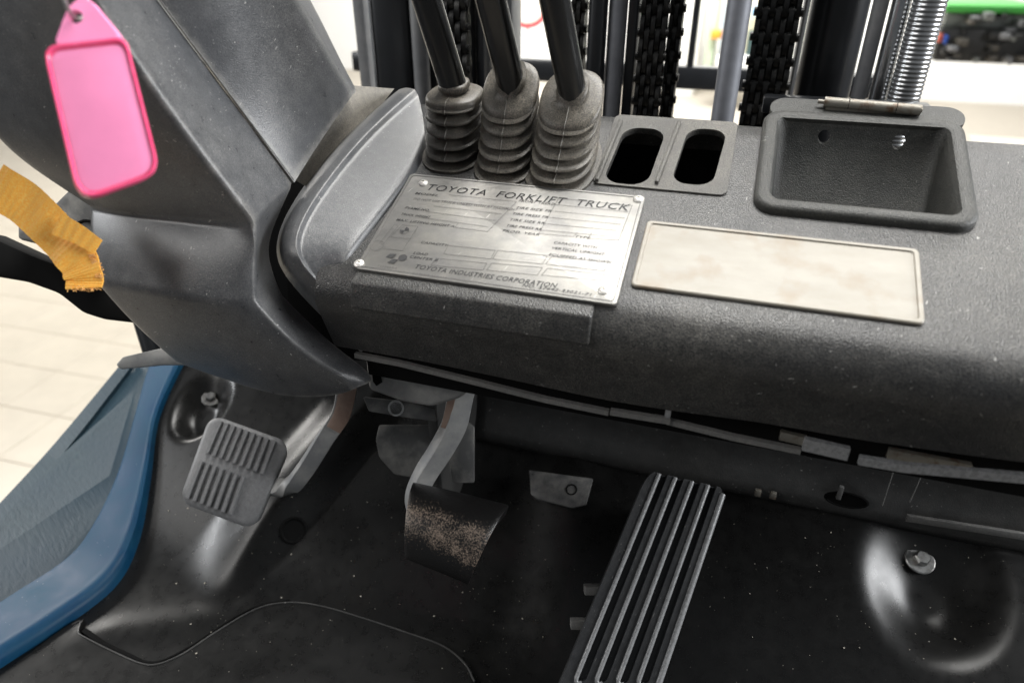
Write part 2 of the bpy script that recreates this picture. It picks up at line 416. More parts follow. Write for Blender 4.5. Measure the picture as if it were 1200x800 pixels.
# ---- floor pan: pressed sheet with pockets, shoulder and folds
def sstep(a, b, x): t = np.clip((x-a)/(b-a), 0, 1); return t*t*(3-2*t)
pockR = onf(1085, 672); pockL = onf(238, 478)
RA, RB = onf(285, 665), onf(452, 478)                       # line of the pressed shoulder
HA, HB = onf(596, 800), onf(668, 545)                       # fold between brake and accelerator
def floor_h(x, y):
    z = ramp(y)
    # shoulder to the left of the line stands proud
    d = np.array([RB[0]-RA[0], RB[1]-RA[1]]); L = np.hypot(*d); d /= L
    al = (x-RA[0])*d[0]+(y-RA[1])*d[1]; q = -(x-RA[0])*d[1]+(y-RA[1])*d[0]
    z = z+(.034*sstep(-.030, .006, q)-.026*sstep(.010, .080, q))*sstep(-.06, .06, al)
    # fold between the pedals: right side stands proud
    d = np.array([HB[0]-HA[0], HB[1]-HA[1]]); L = np.hypot(*d); d /= L
    al = (x-HA[0])*d[0]+(y-HA[1])*d[1]; q = -(x-HA[0])*d[1]+(y-HA[1])*d[0]
    z = z-.010*sstep(-.03, .045, q+.012*np.sin(al*22))*sstep(1.25*L, .75*L, al)*sstep(.20, .06, q)*sstep(-.02, .05, al)
    z = z+.007*np.exp(-((x+.12)/.035)**2-((y-.59)/.05)**2)
    # pockets for the bolts
    ex, ey = (x-pockR[0]-.008)/.060, (y-pockR[1]+.004)/.062
    z = z-.026*sstep(1.25, .15, np.hypot(ex, ey))
    ex, ey = (x-pockL[0])/.035, (y-pockL[1])/.042
    r = np.hypot(ex, ey); z = z-.026*sstep(1.2, .3, r)
    # soft press line near the cover
    ex = -(x+.47)*.45+(y-.352)*.89; z = z+.0028*np.exp(-(ex/.018)**2)*sstep(-.60, -.54, x)*sstep(-.40, -.46, x)
    return z
nx, ny = 300, 150
xs = np.linspace(-.80, .46, nx); ys = np.linspace(.10, .66, ny)
X, Y = np.meshgrid(xs, ys); Zf = floor_h(X, Y)
# left limit: edge of the blue rim
rimpx = [(222, 424), (200, 468), (186, 505), (178, 560), (163, 635), (133, 690), (66, 741), (-10, 790), (-90, 850)]
rim = np.array([onf(u, v) for u, v in rimpx]); order = np.argsort(rim[:, 1])
lim = np.interp(ys, rim[order, 1], rim[order, 0])-.006
X = np.maximum(X, lim[:, None]); Zf = floor_h(X, Y)
vs = np.stack([X, Y, Zf], -1).reshape(-1, 3)
fs = [(j*nx+i, j*nx+i+1, (j+1)*nx+i+1, (j+1)*nx+i) for j in range(ny-1) for i in range(nx-1) if not (X[j, i] == X[j, i+1] and X[j+1, i] == X[j+1, i+1])]
bmf = bm_from(vs, fs); bmesh.ops.delete(bmf, geom=[v for v in bmf.verts if not v.link_faces], context='VERTS')
bmesh.ops.recalc_face_normals(bmf, faces=bmf.faces)
for f in bmf.faces:
    if f.normal.z < 0: f.normal_flip()
pan = obj('floor_pan', bmf, M['floor'], FL, ang=60, label='black pressed steel floor pan with dust specks')
plug = onf(345, 627); pn = np.array([0, -.42, .9]); pn /= np.linalg.norm(pn)
def disc_stack(c, n, prof, seg=28, bm=None):
    n = np.asarray(n)/np.linalg.norm(n); a = np.cross(n, [0, 1, .3]); a /= np.linalg.norm(a); b = np.cross(n, a)
    return loft([[np.asarray(c)+n*h+r*(cos(2*pi*k/seg)*a+sin(2*pi*k/seg)*b) for k in range(seg)] for r, h in prof], bm=bm)
def fz(p, dz=0): return np.array([p[0], p[1], float(floor_h(p[0], p[1]))+dz])
pn = np.array([-(floor_h(plug[0]+.004, plug[1])-floor_h(plug[0]-.004, plug[1]))/.008, -(floor_h(plug[0], plug[1]+.004)-floor_h(plug[0], plug[1]-.004))/.008, 1.0]); pn /= np.linalg.norm(pn)
obj('floor_plug', disc_stack(fz(plug, .0015), pn, [(.0155, -.004), (.0155, .001), (.0135, .0022), (.011, .0004), (.0, .0002)][:4]), M['black'], pan, label='round black rubber plug in the floor')

# access cover on the floor
cov_px = spline([onf(u, v) for u, v in [(165, 779), (185, 780), (215, 768), (255, 742), (300, 716), (335, 708), (372, 711), (420, 724), (480, 742), (520, 756), (545, 778), (556, 800)]], 5)
left = [onf(u, v) for u, v in [(100, 728), (92, 744), (98, 748)]]
outl = [onf(556, 830), onf(540, 900), onf(-60, 940), onf(-60, 842), onf(66, 746)]+[onf(86, 733)]+left+cov_px
bmc = bmesh.new()
ft = bmc.faces.new([bmc.verts.new((p[0], p[1], 0)) for p in outl])
for ax_, lo_, hi_ in ((0, -.62, -.10), (1, .16, .44)):
    for t_ in np.arange(lo_, hi_, .012):
        co_ = [0, 0, 0]; no_ = [0, 0, 0]; co_[ax_] = t_; no_[ax_] = 1
        bmesh.ops.bisect_plane(bmc, geom=list(bmc.verts)+list(bmc.edges)+list(bmc.faces), plane_co=co_, plane_no=no_)
edges_ = [e for e in bmc.edges if e.is_boundary]
ret = bmesh.ops.extrude_edge_only(bmc, edges=edges_)
low = [v for v in ret['geom'] if isinstance(v, bmesh.types.BMVert)]; lows = set(low)
for v in bmc.verts: v.co.z = float(floor_h(v.co.x, v.co.y))+(-.002 if v in lows else .0045)
obj('floor_access_cover', bmc, M['floor'], FL, ang=40, label='flat black access cover laid in the floor')

edge_path = [fz(p, .0036) for p in [onf(60, 752)]+[onf(86, 733)]+left+cov_px]
obj('cover_gap', tube([fz(p, .0006) for p in spline([onf(u, v) for u, v in [(100, 741), (120, 755), (150, 769), (166, 776), (186, 777), (215, 764), (255, 738), (300, 712), (338, 704)]], 6)], [.0034]*18+[.0026]*14+[.0018]*17, 8), M['black'], pan)  # black strip standing in for the dark gap beside the cover
obj('cover_bead', tube([fz(p, .0046) for p in spline([onf(u, v) for u, v in [(86, 735), (96, 731), (94, 744), (100, 750), (135, 767), (166, 780), (186, 781), (215, 769), (255, 743), (300, 717), (335, 709), (372, 712), (420, 725), (480, 743), (520, 757), (545, 779), (556, 801)]], 5)], .0009, 6), M['kick'], pan)
# crumbs of dirt on the floor
bmd = bmesh.new()
for k in range(170):
    u, v = random.uniform(190, 1150), random.uniform(585, 800)
    if 640 < u < 860: continue
    p = onf(u, v); r = random.choice((.0003, .0004, .0005, .0006, .0009))
    c = fz(p, r*.5+(.0045 if (v > 715 and 200 < u < 560) else 0))
    b = bmesh.new(); bmesh.ops.create_icosphere(b, subdivisions=1, radius=r)
    for vv in b.verts: vv.co = Vector((vv.co.x*random.uniform(.6, 1.5), vv.co.y*random.uniform(.6, 1.5), vv.co.z*.7))+Vector(c)
    merge(bmd, b)
dirt = obj('dirt_crumbs', bmd, plain('pale_grit', (.42, .39, .33), .8), pan); dirt['kind'] = 'stuff'

def bolt(c, n, r, parent, mat=None, washer=1.9):
    n = np.asarray(n)/np.linalg.norm(n)
    b = obj('bolt', disc_stack(c, n, [(r*washer, 0), (r*washer, r*.25), (r*washer*.92, r*.35), (r*1.05, r*.35)]), mat or M['zinc'], parent)
    bm = disc_stack(np.asarray(c)+n*r*.34, n, [(r, 0), (r, r*.75), (r*.8, r*.95)], seg=6)
    merge_me = bpy.data.meshes.new('t'); bm.to_mesh(merge_me); bm.free()
    bb = bmesh.new(); bb.from_mesh(b.data); off = Vector(WL[b.name])
    for v in merge_me.vertices: v.co = v.co-off
    bb.from_mesh(merge_me); bb.to_mesh(b.data); bb.free(); bpy.data.meshes.remove(merge_me); smooth(b.data, 25)
    return b
def onff(u, v):
    r = ray(u, v); lo, hi = .3, 2.0
    for _ in range(50):
        m = (lo+hi)/2; p = CAM+r*m
        if p[2] > floor_h(p[0], p[1]): lo = m
        else: hi = m
    return CAM+r*m
bp_ = onff(1077, 656); bolt(bp_+np.array([0, 0, .0005]), (.1, -.45, .9), .0076, pan)
bp_ = onff(248, 467); bolt(bp_+np.array([0, 0, .0005]), (.3, -.35, .9), .0065, pan, M['bracket'])

# ---- blue body rim and step on the left
def rim_strip(px_r, px_l, lift, name, mat):
    a = spline([onf(u, v) for u, v in px_r], 6); c = spline([onf(u, v) for u, v in px_l], 6)
    loops = []
    for p, q in zip(a, c):
        w = q-p
        loops.append([p+[0, 0, -.012], p+[0, 0, lift*.55], p+w*.05+[0, 0, lift*.92], p+w*.14+[0, 0, lift], p+w*.22+[0, 0, lift*1.0], p+w*.34+[0, 0, lift*.70], p+w*.92+[0, 0, lift*.62], q+[0, 0, lift*.5], q+[0, 0, -.04]])
    return obj(name, loft(loops, False, False, False), mat, FL, ang=50, label='blue painted body rim edging the footwell')
rim_strip([(222, 424), (200, 468), (186, 505), (178, 560), (163, 635), (133, 690), (66, 741), (-10, 790), (-90, 850)],
          [(180, 424), (170, 455), (160, 492), (140, 560), (110, 623), (80, 660), (20, 700), (-50, 745), (-140, 800)], .016, 'body_rim', M['blue'])
stp = [onf(u, v, -.03) for u, v in [(185, 418), (146, 424), (66, 520), (0, 592), (-90, 690), (-200, 800), (-100, 830), (20, 720), (85, 672), (117, 632), (148, 568), (168, 497), (178, 460)]]
stepo = obj('step_plate', prism(stp, ZN, .012, .0008, 1), M['step'], FL, ang=30, label='dark blue-grey textured step plate')
edge_o = spline([onf(u, v, -.026) for u, v in [(146, 424), (66, 520), (0, 592), (-90, 690)]], 5)
edge_i = spline([onf(u, v, -.026) for u, v in [(160, 424), (84, 522), (20, 596), (-68, 694)]], 5)
obj('step_edge', loft([[p+[0, 0, -.02], p+[0, 0, .003], q+[0, 0, .003], q+[0, 0, -.003]] for p, q in zip(edge_o, edge_i)], False, False, False), M['step'], stepo, ang=40)
bolt(onf(73, 577, -.03), ZN, .007, stepo, M['step'])

# ---- kick panel and its fittings
def kick_pt(x, z):
    # panel leans: upper part further forward under the dash, soft fold low down
    return np.array([x, KY-.012*math.exp(-((z-.125)/.02)**2)*1.0+.02*max(0, (z-.2)), z])
gx = np.linspace(-.245, .50, 40); gz = np.linspace(.11, .40, 26)
vs = [kick_pt(x, max(z, .105)) for z in gz for x in gx]
fs = [(j*40+i, j*40+i+1, (j+1)*40+i+1, (j+1)*40+i) for j in range(25) for i in range(39)]
kick = baked(obj('kick_panel', bm_from(vs, fs), M['kick'], FL, ang=50, label='scuffed black kick panel under the dashboard'), ('SOLIDIFY', dict(thickness=.006, offset=1)))
cut(kick, [])
def oval(u, v, w, h, out):
    c = WK(u, v); return [c+XN*(w*cos(2*pi*k/24))+ZN*(h*sin(2*pi*k/24))-YN*out for k in range(24)]
obj('panel_hole', loft([[p for p in oval(990, 573, .021, .010, .0165)], [p for p in oval(990, 573, .019, .0085, .0172)], oval(990, 573, .017, .007, .0150)]), M['black'], kick, label='oval hole with a clip in the kick panel')
c = WK(985, 575, .019); obj('panel_clip', box(c, XN, YN, ZN, -.0022, .0022, -.002, .002, -.010, .006, bev=.0006), M['trim'], kick)
obj('kick_panel_end', box((0, 0, 0), XN, YN, ZN, -.252, -.240, .50, .622, .075, .34, bev=.003), M['kick'], FL)
obj('fire_wall', box((0, 0, 0), XN, YN, ZN, -.66, .50, .655, .662, .03, .40), M['black'], FL)
obj('slot_dark_sheet', box((0, 0, 0), XN, YN, ZN, -.27, .015, .44, .622, .335, .34), M['black'], FL)  # black sheet added under the lever slots to keep them dark
obj('dash_back_screen', box((0, 0, 0), XN, YN, ZN, -.30, .31, .6245, .630, .30, .472), M['black'], FL)  # black sheet added behind the dash to stop light showing through
# pale strip and clips under the kick panel
p0, p1 = WK(1062, 606, .016), WK(1240, 634, .016)
obj('sill_strip', box(p0, (p1-p0)/np.linalg.norm(p1-p0), YN, ZN, 0, np.linalg.norm(p1-p0), -.002, .002, -.004, .004, bev=.001), M['trim'], kick)
for u in (888, 906):
    c = WK(u, 577+(u-888)*.17, .017); obj('panel_clip', box(c, XN, YN, ZN, -.003, .003, -.002, .002, -.004, .004, bev=.0006), M['hinge'], kick)
for (u0, v0), (u1, v1) in (((1048, 548), (1034, 592)), ((1082, 552), (1066, 588))):
    obj('pale_scratch', tube([WK(u0, v0, .0075), WK((u0+u1)/2, (v0+v1)/2, .011), WK(u1, v1, .0145)], .0006, 6), M['trim'], kick)
# tab with hole on the toe board
tab = [onf(622, 556), onf(696, 566), onf(688, 596), onf(672, 600), onf(632, 590), onf(624, 584)]
tn = np.array([0, -.5, .866])
tabo = obj('mounting_tab', prism([p+tn*.016 for p in tab], tn, .004, .0012), M['cover'], FL)
obj('tab_hole', disc_stack(onf(671, 579)+tn*.0162, tn, [(.0062, -.003), (.0062, .0006), (.005, .0006), (.0046, -.0005)]), M['black'], tabo)

# ---- dashboard
ZB_ = [WF(u, v) for u, v in ((415, 409), (500, 424), (600, 445), (700, 467), (780, 480), (900, 496), (1000, 514), (1133, 533), (1250, 548))]
ZBX, ZBZ = [p[0] for p in ZB_], [p[2] for p in ZB_]
def prof(x):
    zb = float(np.interp(x, ZBX, ZBZ))
    P = [T(0, .2235, -.035), T(0, .2235, -.006), T(0, .2215, -.0015), T(0, .2185, 0)]
    P += [T(0, s, 0) for s in np.linspace(.20, .012, 10)]
    a = T(0, 0.0, 0); fy = .418
    cx, r = .030, .026
    # rounded nose: from the slope to the vertical face
    p1 = T(0, .012, 0); 
    nose = [p1, T(0, .000, -.0012), T(0, -.0075, -.0065), np.array([0, .4025, .3930]), np.array([0, .4020, .3800])]
    P += nose[1:]
    for k, t in enumerate(np.linspace(.15, 1, 6)):
        P.append(np.array([0, .402+.016*t, .380+(zb-.380)*t]))
    P.append(np.array([0, .424, zb-.002])); P.append(np.array([0, .440, zb+.004]))
    return [p+XN*x for p in P]
stations = list(np.linspace(-.29, .30, 24))
dash = obj('dashboard', loft([prof(x) for x in stations], False, False, False), M['dash'], FL, ang=50, label='dusty black plastic dashboard with grained top')
baked(dash, ('SOLIDIFY', dict(thickness=.004, offset=-1)))
def top_prism(loop, h0, h1):
    return loft([[T(x, s, h0) for x, s in loop], [T(x, s, h1) for x, s in loop]])
def slot(cx0, cx1, s0, s1, sh=.004):
    return [(x+sh*(s-s0)/(s1-s0), s) for x, s in rrect(cx0, cx1, s0, s1, (cx1-cx0)*.40, 6)]
SL = [slot(-.0968, -.0615, .1285, .204), slot(-.0440, -.0125, .1355, .209)]
# normals for the boolean
fix(dash)
BX0, BX1, BS0, BS1 = .0185, .1665, .112, .238
off = WL[dash.name]
bpy.context.view_layer.update()
cut(dash, [top_prism(l, -.03, .03) for l in SL]+[top_prism(rrect(BX0+.008, BX1-.008, BS0+.008, BS1+.03, .01), -.03, .03)])
smooth(dash.data, 40)

# slot surround panel and ridges
spx = (-.104, -.001, .1265, .2215)
panel = obj('slot_panel', top_prism(rrect(*spx, .006), .0002, .0016), M['slotpanel'], FL, ang=40, label='dusty panel with two empty lever slots')
fix(panel); cut(panel, [top_prism(l, -.03, .03) for l in SL]); smooth(panel.data, 40)
for xa, xb, s0, s1 in ((-.1010, -.0975, .128, .210), (-.0545, -.0485, .132, .214)):
    obj('slot_ridge', prism([T(xa-.0015, s0, .0048), T(xa+.0015, s0, .0048), T(xb+.0015, s1, .0048), T(xb-.0015, s1, .0048)], TN, .0034, .0008), M['slotpanel'], panel)

# nose ledge under the nameplate
lp = [(-.262, -.0735)]
def ledge_loop(x): return [p+XN*x for p in (T(0, .004, .0004), T(0, -.0100, -.0001), np.array([0, .3972, .3852]), np.array([0, .4120, .3825]))]
led = obj('ledge', loft([ledge_loop(x) for x in (-.257, -.2555, -.17, -.076, -.0745)], True), M['dash'], FL, ang=30, label='scuffed ledge below the nameplate')
baked(led, ('BEVEL', dict(width=.0018, segments=3, limit_method='ANGLE', angle_limit=radians(30)))); smooth(led.data, 60)

# storage bin
def rl(i, h, r): return [T(x, s, h) for x, s in rrect(BX0+i, BX1-i, BS0+i, BS1-i, r, 7)]
binl = [rl(.000, -.004, .016), rl(.000, .0035, .016), rl(.0012, .0056, .015), rl(.0035, .0066, .0135), rl(.0085, .0066, .010), rl(.0105, .0058, .009), rl(.0118, .003, .0085)]
def rb(i, h, bk, r=.009): return [T(x, s_, h) for x, s_ in rrect(BX0+i, BX1-i, BS0+i, BS1-i-bk, r, 7)]
for k in range(0, 9): binl.append(rb(.0128+.0006*k, -.007*k, .0030*k+.0006*k*k, .009))
binl += [rb(.0195, -.0595, .066, .006), rb(.024, -.061, .072, .003), rb(.030, -.061, .072, .0008)]
binb = loft(binl, True, False, True)
sbin = obj('storage_bin', binb, M['bin'], FL, ang=50, label='open rectangular storage bin with missing lid')
baked(sbin, ('SOLIDIFY', dict(thickness=.0025, offset=-1))); fix(sbin)
holes = []
for u, v in ((968, 154), (1056, 155)):
    x, s = st(u, v); c = T(x, BS1-.0165, -.0065)
    holes.append(disc_stack(c, TS, [(.0048, -.02), (.0048, .008)], 20))
cut(sbin, holes); smooth(sbin.data, 40)
# flange behind the bin and rusty hinge
fl = obj('bin_flange', top_prism(rrect(.0225, .167, .226, .2545, .013), .0015, .0060), M['bin'], sbin, ang=40)
hx0, hx1 = .0635, .1345
hb = bmesh.new()
for a, b_ in ((hx0, .0815), (.0822, .1165), (.1172, hx1)):
    tube([T(a, .2445-.004*(a-hx0)/.07, .0105), T(b_, .2445-.004*(b_-hx0)/.07, .0105)], .0042, 14, bm=hb)
tube([T(hx0-.005, .2447, .0105), T(hx1+.001, .2405, .0105)], .0018, 10, bm=hb)
merge(hb, prism([T(hx0+.002, .2400, .0078), T(hx1-.001, .2400, .0078), T(hx1-.001, .2445, .0078), T(hx0+.002, .2445, .0078)], TN, .0025))
obj('hinge', hb, M['hinge'], sbin, label='rusty hinge pin without a lid')

# cream label panel
cl = rrect(-.054, .1278, .0215, .0888, .004)
lab = obj('cream_label', loft([[T(x, s, .0002) for x, s in cl], [T(x, s, .0022) for x, s in cl], [T(x, s, .0028) for x, s in rrect(-.0532, .1270, .0223, .0880, .0035)],
      [T(x, s, .0028) for x, s in rrect(-.0512, .1250, .0243, .0860, .003)], [T(x, s, .0017) for x, s in rrect(-.0505, .1243, .0250, .0853, .003)]]), M['cream'], FL, ang=30, label='blank stained cream label panel')

# nameplate
PX0, PX1, PS0, PS1 = -.2575, -.0600, .0015, .1150
plo = rrect(PX0, PX1, PS0, PS1, .003)
plate = obj('nameplate', loft([[T(x, s, .0003) for x, s in plo], [T(x, s, .0026) for x, s in plo], [T(x, s, .0029) for x, s in rrect(PX0+.0004, PX1-.0004, PS0+.0004, PS1-.0004, .003)]]), M['plate'], FL, ang=30, label='worn metal data plate with printed text')
PH = .0030
gb = bmesh.new()
for a, b_ in ((.0022, .0028),):
    o_ = rrect(PX0+a, PX1-a, PS0+a, PS1-a, .003); i_ = rrect(PX0+b_, PX1-b_, PS0+b_, PS1-b_, .0025)
    loft([[T(x, s, PH) for x, s in o_], [T(x, s, PH+.0002) for x, s in o_], [T(x, s, PH+.0002) for x, s in i_], [T(x, s, PH) for x, s in i_]], True, False, False, bm=gb)
obj('border_line', gb, M['thinink'], plate)
for u, v in ((497, 218), (748, 237), (707, 344), (422, 312)):
    x, s = st(u, v); c = T(x, s, PH-.0004)
    rv = obj('rivet', disc_stack(c, TN, [(.0040, 0), (.0039, .0010), (.0030, .0018), (.0014, .0021), (.0012, .0012), (.0006, .0010)], 20), M['rivet'], plate)
def text(s_, uv, u_end, cap, mat='ink', shear=.25, name='lettering', parent=None, bold=0.0):
    cu = bpy.data.curves.new('t', 'FONT'); cu.body = s_; cu.size = 1; cu.shear = shear; cu.extrude = 0; cu.offset = bold; cu.resolution_u = 2
    cu.space_character = 1.08
    o = bpy.data.objects.new('t', cu); COL.objects.link(o); bpy.context.view_layer.update()
    me = bpy.data.meshes.new_from_object(o.evaluated_get(bpy.context.evaluated_depsgraph_get()))
    bpy.data.objects.remove(o); bpy.data.curves.remove(cu)
    co = np.empty(len(me.vertices)*3, dtype=np.float32); me.vertices.foreach_get('co', co); co = co.reshape(-1, 3)
    x0, s0 = st(*uv)
    x1 = st(u_end, uv[1]+(u_end-uv[0])*.11)[0]
    sx = (x1-x0)/(co[:, 0].max()-co[:, 0].min()); sy = cap/.70
    new = np.array([T(x0+(c[0]-co[:, 0].min())*sx, s0+c[1]*sy, PH+.0002) for c in co], dtype=np.float32)
    me.vertices.foreach_set('co', new.ravel()); me.update()
    return obj(name, me, M[mat], parent or plate, ang=0)
text('TOYOTA  FORKLIFT  TRUCK', (501, 226), 737, .0074, bold=.004)
text('TOYOTA INDUSTRIES CORPORATION', (487, 318), 654, .0044, bold=.004)
text('KARIYA JAPAN', (483, 324.5), 524, .0021, 'thinink')
text('TOYOTA', (443, 316), 466, .0022, 'thinink')
for s_, uv, ue in (('MODEL', (487, 231), 514), ('DO NOT USE TRUCK UNLESS WITH ATTACHMENT', (485, 237.5), 607), ('FRAME NO.', (475, 248), 504), ('TRUCK WEIGHT', (471, 255.5), 505), ('MAX. LIFTING HEIGHT A', (465, 262), 533),
        ('CAPACITY', (494, 288.5), 526), ('LOAD', (485, 301), 502), ('CENTER B', (481, 305.5), 514),
        ('FRONT TREAD', (608, 240), 650), ('TIRE SIZE FR', (605, 248), 646), ('TIRE PRESS FR', (601, 255), 642), ('TIRE SIZE RR', (598, 262), 638), ('TIRE PRESS RR', (594, 269), 635), ('PROD. YEAR', (589, 275), 632),
        ('TYPE', (674, 282), 692), ('CAPACITY WITH', (649, 289), 700), ('VERTICAL UPRIGHT', (647, 295.5), 709), ('EQUIPPED AS SHOWN', (643, 303), 717), ('NO. 57642-33021-71', (612, 339), 694)):
    text(s_, uv, ue, .0026, 'thinink' if len(s_) > 30 else 'ink', bold=.006)
lb = bmesh.new()
def pline(a, b, w=.00035, bm=lb):
    p, q = np.array(st(*a)), np.array(st(*b)); d = (q-p)/np.linalg.norm(q-p); n = np.array([-d[1], d[0]])*w/2
    vs = [bm.verts.new(tuple(T(*t, PH+.00025))) for t in (p+n, q+n, q-n, p-n)]; bm.faces.new(vs)
def prect(a, b, c, d):
    for p, q in ((a, b), (b, c), (c, d), (d, a)): pline(p, q)
# table on the left: rows
for k in range(5):
    t = k/5; 
    pline((527-9*k, 232+6.5*k), (606-8.5*k, 240+7.3*k))
pline((606, 240), (571, 276)); pline((534, 270), (572, 275)); pline((538, 265), (534, 270))
for k in range(6):
    pline((655-4.6*k, 236+7.4*k), (741-4.6*k, 245+7.2*k))
pline((655, 236), (632, 277)); pline((741, 244), (725, 285)); pline((632, 277), (672, 281)); pline((677, 276), (672, 281)); pline((694, 276), (689, 283)); pline((689, 283), (725, 285))
for a, b, c, d in (((526, 291), (581, 297), (576, 307), (521, 301)), ((584, 297), (642, 303), (636, 313), (578, 307)), ((647, 304), (713, 311), (708, 321), (640, 313)),
                   ((512, 306), (571, 312), (567, 320), (506, 314)), ((577, 312), (636, 317), (630, 326), (571, 320)), ((642, 318), (709, 325), (704, 332), (635, 326))): prect(a, b, c, d)
# little truck diagram
prect((473, 267), (491, 269), (482, 283), (459, 281)); prect((463, 267), (468, 268), (450, 290), (446, 288)); pline((482, 283), (473, 297)); pline((444, 294), (473, 297))
for (cu_, cv_, rr) in ((443, 291, .0055), (475, 273.5, .0038)):
    x, s = st(cu_, cv_); pts = [(x+rr*cos(2*pi*k/20), s+rr*sin(2*pi*k/20)) for k in range(20)]
    for k in range(20):
        p, q = np.array(pts[k]), np.array(pts[(k+1) % 20]); d = (q-p)/np.linalg.norm(q-p); n = np.array([-d[1], d[0]])*.00018
        lb.faces.new([lb.verts.new(tuple(T(*t, PH+.00025))) for t in (p+n, q+n, q-n, p-n)])
obj('printed_lines', lb, M['thinink'], plate, ang=0)
eb = bmesh.new()
def pquad(pts, bm=eb): bm.faces.new([bm.verts.new(tuple(T(*st(*p), PH+.0003))) for p in pts])
pquad([(458, 301), (466, 301.5), (461, 306), (453, 305)]); pquad([(461, 307), (468, 307.5), (463, 312.5), (455, 311.5)])
x, s = st(473, 305.5); eb.faces.new([eb.verts.new(tuple(T(x+.0034*cos(2*pi*k/20), s+.0034*sin(2*pi*k/20), PH+.0003))) for k in range(20)])
x, s = st(475, 273.5)
for a0 in (0, 180):
    vs = [(x, s)]+[(x+.0036*cos(radians(a0+90*k/6)), s+.0036*sin(radians(a0+90*k/6))) for k in range(7)]
    eb.faces.new([eb.verts.new(tuple(T(*p, PH+.0003))) for p in vs])
em = obj('printed_emblem', eb, M['ink'], plate, ang=0); em['kind'] = 'stuff'

# dash end cowl on the left
def grid_mesh(rows, lv=3, thick=.003, name='x', mat=None, parent=FL, crease=(), label=None, inward=-1, flip=False):
    R, Cn = len(rows), len(rows[0])
    bm = bmesh.new(); V = [[bm.verts.new(tuple(p)) for p in r] for r in rows]
    for i in range(R-1):
        for j in range(Cn-1):
            f = (V[i][j], V[i][j+1], V[i+1][j+1], V[i+1][j]); bm.faces.new(f[::-1] if flip else f)
    cl = bm.edges.layers.float.new('crease_edge')
    bm.edges.ensure_lookup_table()
    for kind, idx, val in crease:
        if kind == 'row': es = [(V[idx][j], V[idx][j+1]) for j in range(Cn-1)]
        else: es = [(V[i][idx], V[i+1][idx]) for i in range(R-1)]
        for a, b in es:
            e = bm.edges.get((a, b))
            if e: e[cl] = val
    # face the camera
    bm.normal_update(); s = 0
    for f in bm.faces: s += f.normal.dot(Vector(CAM)-f.calc_center_median())*f.calc_area()
    if s < 0:
        for f in bm.faces: f.normal_flip()
    me = bpy.data.meshes.new(name); bm.to_mesh(me); bm.free()
    o = obj(name, me, mat, parent, ang=0, label=label)
    baked(o, ('SUBSURF', dict(levels=lv, render_levels=lv)), ('SOLIDIFY', dict(thickness=thick, offset=-1)))
    smooth(o.data, 50); return o
cow = [
  [WT(466, 106, -.03), WT(398, 162, -.03), WT(338, 240, -.03), WT(318, 292, -.03), WF(334, 330, -.03), WF(424, 416, -.02)],
  [WT(468, 105, .012), WT(402, 162, .012), WT(342, 240, .012), WT(324, 290, .011), WF(337, 324, .012), WF(424, 411, -.008)],
  [WT(476, 102, .020), WT(412, 156, .0195), WT(351, 236, .019), WT(331, 287, .017), WF(345, 319, .018), WF(432, 406, -.006)],
  [WT(486, 105, .0205), WT(424, 158, .020), WT(363, 237, .0195), WT(341, 285, .0175), WF(355, 315, .018), WF(442, 403, -.010)],
  [WT(490, 112, .0165), WT(430, 163, .016), WT(369, 240, .0155), WT(347, 286, .014), WF(359, 318, .0155), WF(450, 402, -.008)],
  [WT(495, 130, .0125), WT(458, 180, .011), WT(404, 246, .0105), WT(373, 288, .0105), WF(376, 321, .010), WF(463, 401, -.014)],
  [WT(498, 160, .0075), WT(487, 194, .0055), WT(434, 260, .005), WT(398, 306, .0055), WF(398, 328, .000), WF(486, 398, -.018)],
  [WT(500, 185, -.006), WT(498, 203, -.005), WT(446, 270, -.005), WT(412, 314, -.006), WF(420, 333, -.004), WF(505, 396, -.016)],
]
grid_mesh(cow, 3, .003, 'dashboard_end_cowl', M['cowl'], FL, (('row', 1, .3), ('row', 3, .55), ('row', 4, .6), ('row', 6, .4), ('col', 0, .8)), 'scuffed grey-black cowl at the end of the dashboard')

# dash lower trim strips (broken)
def strip(px, w, name, mat, out=.004, parent=dash, thick=.004, label=None):
    pts = [WF(u, v, out) for u, v in px]
    loops = [[p+ZN*w/2, p+ZN*w/2-YN*thick, p-ZN*w/2-YN*thick, p-ZN*w/2] for p in pts]
    b = loft(loops); bmesh.ops.recalc_face_normals(b, faces=b.faces)
    return obj(name, b, mat, parent, ang=30, label=label)
strip([(418, 414), (470, 424), (560, 446), (640, 466), (714, 481)], .0042, 'lower_trim', M['trim'], -.004)
strip([(716, 480), (786, 491)], .0045, 'lower_trim', M['trim'], -.003)
strip([(782, 491), (860, 510), (938, 526)], .0042, 'lower_trim', M['trim'], -.005)
strip([(941, 517), (994, 529)], .010, 'trim_clip', M['litlip_trim'], -.002, label='scuffed square clip on the broken trim')
strip([(1006, 536), (1060, 545), (1140, 552), (1230, 560)], .0065, 'lower_trim', M['litlip_trim'], 0)
strip([(1040, 528), (1136, 546)], .0075, 'trim_backing', M['hinge'], -.010)
strip([(914, 507), (944, 514)], .007, 'trim_backing', M['hinge'], -.012)
c = WF(783, 483, -.004); obj('trim_post', box(c, XN, YN, ZN, -.002, .002, -.003, .003, -.005, .004), M['litlip_trim'], dash)
obj('dash_liner', box((0, 0, 0), XN, YN, ZN, -.27, .30, .432, .436, .302, .345), M['black'], FL)

